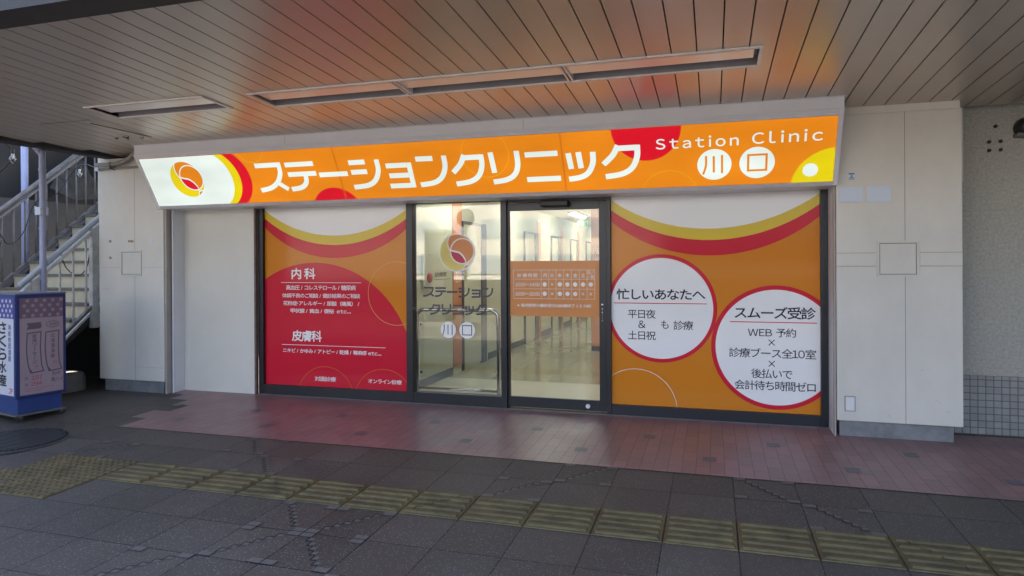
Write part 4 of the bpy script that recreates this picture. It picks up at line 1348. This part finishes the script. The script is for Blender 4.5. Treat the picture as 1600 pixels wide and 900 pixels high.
railing('pale railing with lilac handrail on the near side of the stairs', XR + .055, -1.17, 1.8, 1.05 + .08, M['rail_white'], M['rail_lilac'], (-1.02, -.26, .9))
railing('grimy grey railing on the far side of the stairs', XL, -1.2, 2.2, 1.07 + .06, M['rail_grey'], M['rail_grey'], (-1.0, .60, 1.9), n_b=.16)
sw = thing('side_wall', 'dark grey rendered wall behind the staircase, carried forward unseen to shade it', 'wall', (-10.4, 1.5, 0))
MB().box(-.2, 0, -9.5, 4.5, -.1, 3.30).build('wall_face', M['grey_wall'], sw)  # front length is unseen, added to shade the stairs
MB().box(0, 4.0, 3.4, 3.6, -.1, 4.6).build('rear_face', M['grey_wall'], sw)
rf = MB().box(-10.7, -6.4, .55, 5.2, 4.6, 4.8)
tag(rf.build('stair_roof', M['grey_wall']), 'dark flat roof over the upper flight of the stairs', 'roof')
ub = MB().box(-9.3, -7.0, .45, .55, -.1, 1.2)  # black and widened to keep a sun leak out of the void
tag(ub.build('under_stair_wall', M['stair_dark']), 'black wall closing the space under the stairs, widened to block sun', 'wall')
# posters on that wall
PW = -10.4 + .006
wp1 = thing('wall_poster', 'black framed food poster with a grey dish picture on the stair wall', 'poster', (-10.4, 1.75, 3.0))
MB().box(.001, .012, -.95, 1.0, -.42, .62).build('poster_sheet', M['poster_dark'], wp1)
WQ = Plane2((.0125, 0, 0), (0, 1, 0), (0, 0, 1))
m = MB(); WQ.poly(m, [(-.15, -.2), (.0, .05), (.2, .14), (.3, .32), (.48, .34), (.6, .1), (.8, -.05), (.75, -.3), (.3, -.36)], .001); m.build('dish_print', M['poster_fish'], wp1)
wp2 = thing('wall_poster', 'pale edged poster with yellow and blue print at the left edge, on the stair wall', 'poster', (-10.4, .30, 2.75))
MB().box(.001, .010, -.5, .38, -.62, .62).build('poster_sheet', M['st_white'], wp2)
WQ2 = Plane2((.0105, 0, 0), (0, 1, 0), (0, 0, 1))
m = MB(); WQ2.rect(m, -.48, .36, -.56, .42, .001); m.build('dark_print', M['poster_dark'], wp2)
m = MB(); WQ2.disc(m, (.12, -.05), .17, .002, 24); m.build('yellow_print', M['poster_yellow'], wp2)
m = MB(); WQ2.rect(m, -.4, .34, -.54, -.35, .002); m.build('blue_print', M['poster_blue'], wp2)

# drain pipes
dpp = thing('drain_pipe', 'lilac vertical drain pipe rising in front of the stair railing', 'drain pipe', (-7.33, -.93, 0))
pts = smoothpts([(0, 0, -.03), (0, 0, 1.4), (0, 0, 2.72), (-.012, -.004, 2.80), (-.07, -.03, 2.88)], 5)
MB().tube(pts, .034, 16).build('pipe', M['pipe'], dpp, smooth=True)
for z in (2.62, 1.95): MB().lathe([(.034, -.012), (.040, -.012), (.040, .012), (.034, .012)], (0, 0, z), 16).build('pipe_collar', M['pipe'], dpp)
MB().box(-.055, .03, -.05, .05, 2.10, 2.19).build('pipe_bracket', M['notice'], dpp, bevel=.006)
dp2 = thing('drain_pipe', 'lilac drain pipe standing behind the far grey stair railing', 'drain pipe', (-9.55, .55, 0))
MB().tube([(0, 0, -.05), (0, 0, 3.7)], .045, 14).build('pipe', M['pipe'], dp2, smooth=True)

# festoon bulbs
sl = thing('string_lights', 'black cable of clear festoon bulbs strung along the stairs', 'string lights', (-8.2, 0, 0))
BUL = [(-8.2, -.62, 2.95), (-9.15, .40, 2.42), (-8.75, .75, 2.97), (-9.15, -.12, 1.98), (-7.55, -.20, 1.86), (-7.6, -.5, 1.45)]
def bulb(x, y, z):
    x += 8.2
    s_ = MB(); s_.lathe([(.0, .0), (.018, .0), (.02, -.02), (.02, -.055), (.0, -.056)], (x, y, z), 14); so = s_.build('socket', M['cable'], sl)
    s_ = MB(); s_.lathe([(.0155, -.055), (.018, -.075), (.034, -.105), (.04, -.13), (.034, -.158), (.018, -.172), (.0, -.176)], (x, y, z), 18); s_.build('bulb', M['bulb_glass'], so, smooth=True)
    s_ = MB(); s_.lathe([(.0165, -.056), (.0165, -.078), (.012, -.10), (.008, -.12), (0, -.121)], (x, y, z), 12); s_.build('bulb_neck', M['fixture'], so, smooth=True)
for b_ in BUL[:4]: bulb(*b_)
cab = [(-8.2, -1.9, 3.3), (-8.2, -.62, 2.95), (-9.15, -.5, 2.35), (-9.15, -.12, 1.98), (-9.15, .02, 1.82), (-9.15, .22, 1.98), (-9.15, .40, 2.42), (-9.0, .55, 2.5), (-8.75, .75, 2.97), (-7.6, .1, 2.74), (-7.2, -.32, 2.70)]
MB().tube([(p[0] + 8.2, p[1], p[2]) for p in smoothpts(cab, 6)], .007, 6).build('cable', M['cable'], sl, smooth=True)
cab = [(-7.36, -.70, 1.72), (-7.36, -.62, 1.50), (-7.37, -.45, 1.40), (-7.37, -.33, 1.52), (-7.37, -.29, 1.75)]
MB().tube([(p[0] + 8.2, p[1], p[2]) for p in smoothpts(cab, 6)], .006, 6).build('cable', M['cable'], sl, smooth=True)
cw = MB().lathe([(0, .23), (.17, .225), (.2, .20), (.21, .15), (.21, .0), (0, 0)], (-7.62, -.42, fz(-.42) - .005), 28)
tag(cw.build('cement_weight', M['cement'], smooth=False, bevel=.01), 'squat pale round cement weight in the shade under the stairs', 'weight')

# ------------------------------------------------------------------ illuminated sign stand
ang = math.atan2(.9776, .2106)
ss = thing('sign_stand', 'blue wheeled sign box with flower print panels near the stairs', 'sign stand', (-6.600, -1.733, fz(-1.6)), ang)
# local x runs along the right-hand face (away from camera), local y to the left / back
W_, Dp = .468, .60
x0, x1 = -.05, .418
box('case', M['stand_navy'], ss, x0 + .002, x1, .0, Dp, .235, 1.268, bevel=.006)
box('case_top', M['stand_top'], ss, x0, x1 + .004, -.002, Dp, 1.2685, 1.280)
box('front_frame', M['stand_blue'], ss, x0 - .004, x0 + .0015, -.001, Dp, .232, 1.268)
box('base', M['stand_blue'], ss, x0 + .02, x1 - .035, .02, Dp - .02, .075, .2345, bevel=.004)
box('base_plate', M['galv'], ss, x0 - .01, x1 + .0, -.005, Dp, .058, .0745)
for (cx, cy) in [(-.0, .04), (.385, .04), (0, .55), (.385, .55)]:
    c_ = MB().box(cx - .012, cx + .012, cy - .018, cy + .018, .035, .0575).build('caster_fork', M['galv'], ss)
    m = MB(); m.tube([(cx, cy - .014, .030), (cx, cy + .014, .030)], .032, 16); m.build('caster_wheel', M['caster'], c_)
# right-hand panel; outward is local -y
SPn = Plane2((0, -.001, 0), (1, 0, 0), (0, 0, 1))
a0, a1, b0, b1 = x0 + .035, x1 - .03, .262, 1.232
lay('side_panel', M['st_panel'], lambda mb: SPn.rect(mb, a0, a1, b0, b1, .001), ss)
lay('side_band', M['st_band'], lambda mb: SPn.rect(mb, a0, a1, 1.03, b1, .002), ss)
def flower(mb, pl, c, r, off):
    pts = []
    for k in range(40):
        t_ = 2 * math.pi * k / 40
        rr_ = r * (.72 + .28 * abs(math.cos(2.5 * t_)))
        pts.append((c[0] + rr_ * math.cos(t_ + .3), c[1] + rr_ * math.sin(t_ + .3)))
    pl.poly(mb, pts, off)
rnd = random.Random(3)
lay('side_flowers', M['st_flower'], lambda mb: [flower(mb, SPn, (a0 + .04 + .078 * i + (.03 if j_ % 2 else 0), 1.055 + .05 * j_), .019, .003) for j_ in range(4) for i in range(5) if a0 + .04 + .078 * i + (.03 if j_ % 2 else 0) < a1 - .02], ss)
def side_banner(mb, cx_, txt, tz0):
    o = .002
    for cx in (cx_,):
        w0 = .062
        L_ = smoothpts([(cx - w0, .875), (cx - w0 - .008, .72), (cx - w0 + .006, .56), (cx - w0 + .03, .475)], 5)
        R_ = smoothpts([(cx + w0, .885), (cx + w0 - .006, .72), (cx + w0 + .004, .56), (cx + w0 + .024, .485)], 5)
        SPn.stroke(mb, L_, .011, o); SPn.stroke(mb, R_, .011, o)
        SPn.stroke(mb, [(cx - w0 - .006, .876), (cx + w0 + .006, .886)], .012, o + .0003); SPn.stroke(mb, [(cx - w0 + .026, .476), (cx + w0 + .03, .486)], .012, o + .0003)
        SPn.poly(mb, [(cx - w0 + .012, .53), (cx - w0 + .045, .49), (cx - w0 + .02, .475)], o + .0005)
    vtext(mb, SPn, txt, cx_ + .002, .040, .868, tz0, o, .006)
lay('side_banner', M['st_print'], lambda mb: side_banner(mb, .115, "厳選ソーセージ", .56), ss)
lay('side_banner', M['st_print'], lambda mb: side_banner(mb, .285, "北海道海鮮", .60), ss)
lay('side_emblem', M['st_print'], lambda mb: SPn.poly(mb, [(.045, .915), (.175, .92), (.185, .945), (.175, .985), (.045, .98), (.06, .95)], .002), ss)
lay('side_lettering', M['st_print'], lambda mb: put_text(mb, SPn, "生中", .275, .36, .425, .465, .002, .01), ss)
lay('side_lettering', M['st_print'], lambda mb: put_text(mb, SPn, "角ハイ", .27, .385, .36, .405, .002, .01), ss)
for z in (.41, .345):
    lay('side_lettering', M['st_print'], lambda mb: put_text(mb, SPn, "円", .03, .055, z, z + .03, .002, .01), ss)
def side_ell(mb):
    pts = [(.287 + .062 * math.cos(t_), .955 + .032 * math.sin(t_)) for t_ in [2 * math.pi * k / 32 for k in range(33)]]
    SPn.stroke(mb, pts, .006, .002); put_text(mb, SPn, "名物", .25, .33, .938, .972, .002, .008)
lay('side_emblem', M['st_print'], side_ell, ss)
for body, a, b_, c_, d_ in (("187", .085, .19, .405, .448), ("294", .08, .185, .345, .385), ("円", .12, .145, .52, .548), ("円", .29, .32, .545, .575)):
    lay('side_price', M['st_red'], lambda mb: put_text(mb, SPn, body, a, b_, c_, d_, .0026, .01), ss)
for x_, z in ((.30, .318), (.20, .296)):
    lay('side_price_rule', M['st_red'], lambda mb: SPn.rect(mb, .03, x_, z, z + .004, .002), ss)
# front panel; outward is local -x, reading direction runs along -y
FP = Plane2((x0 - .0042, 0, 0), (0, -1, 0), (0, 0, 1))
lay('front_panel', M['st_white'], lambda mb: FP.rect(mb, -.575, -.028, .262, 1.03, .001), ss)
lay('front_band', M['st_indigo'], lambda mb: FP.rect(mb, -.575, -.028, 1.03, 1.235, .001), ss)
lay('front_flowers', M['st_flower_w'], lambda mb: [flower(mb, FP, (-.06 - .075 * i - (.03 if j_ % 2 else 0), 1.06 + .048 * j_), .019, .002) for j_ in range(4) for i in range(7)], ss)
lay('front_small_lettering', M['st_indigo'], lambda mb: vtext(mb, FP, "海産物居酒屋", -.105, .058, .975, .60, .002, .01), ss)
lay('front_large_lettering', M['ink'], lambda mb: vtext(mb, FP, "さくら水産", -.245, .15, 1.0, .34, .002, .03), ss)
lay('front_floor_mark', M['st_2f'], lambda mb: put_text(mb, FP, "2F", -.125, -.04, .285, .335, .002, .015), ss)

# ------------------------------------------------------------------ across the plaza, seen only as reflections in the glass
pz = MB().quad((-160, -160, -.145), (160, -160, -.145), (160, -7.6, -.145), (-160, -7.6, -.145))  # pale ground added out of view to bounce sun onto soffit and fascia
tag(pz.build('plaza', M['plaza']), kind='structure')
pw = thing('parapet', 'dark parapet wall with a steel rail, added to darken the lower glass reflection', 'wall', (-6, -13.5, -.145))
MB().box(-24, 16, -.12, .12, 0, 1.15).build('parapet_wall', M['beam'], pw)  # added dark so the lower glass reflects no bright ground
MB().tube([(-24, 0, 1.32), (16, 0, 1.32)], .03, 10).build('rail', M['galv'], pw)
for k in range(14): MB().box(-22 + 2.7 * k, -21.95 + 2.7 * k, -.02, .02, 1.15, 1.31).build('rail_post', M['galv'], pw)
ob = thing('office_building', 'white office block across the plaza with rows of dark windows', 'building', (-16, -40, -.145))
MB().box(-30, 12, -10, 0, 0, 11).build('wall', M['far_wall'], ob)
for fl in range(4):
    for c_ in range(16):
        MB().box(-29 + 2.6 * c_, -27.3 + 2.6 * c_, .001, .03, .9 + 2.6 * fl, 2.3 + 2.6 * fl).build('window', M['far_glass'], ob)
pc = thing('street_clock', 'round faced clock on a post across the plaza', 'clock', (-6.9, -11.5, -.145))
MB().tube([(0, 0, 0), (0, 0, 2.75)], .05, 12).build('post', M['beam'], pc)
MB().lathe([(0, .06), (.26, .06), (.28, .0), (.26, -.06), (0, -.06)], (0, 0, 3.0), 32, 'Y').build('dial', M['beam'], pc)
kb = thing('kiosk', 'plain dark kiosk box standing on the plaza', 'kiosk', (-7.6, -11.2, -.145))
MB().box(-.3, .3, -.4, .4, 0, 2.55).build('cabinet', M['beam'], kb, bevel=.03)
MB().box(-.34, .34, -.44, .44, 2.551, 2.65).build('cap', M['galv'], kb)
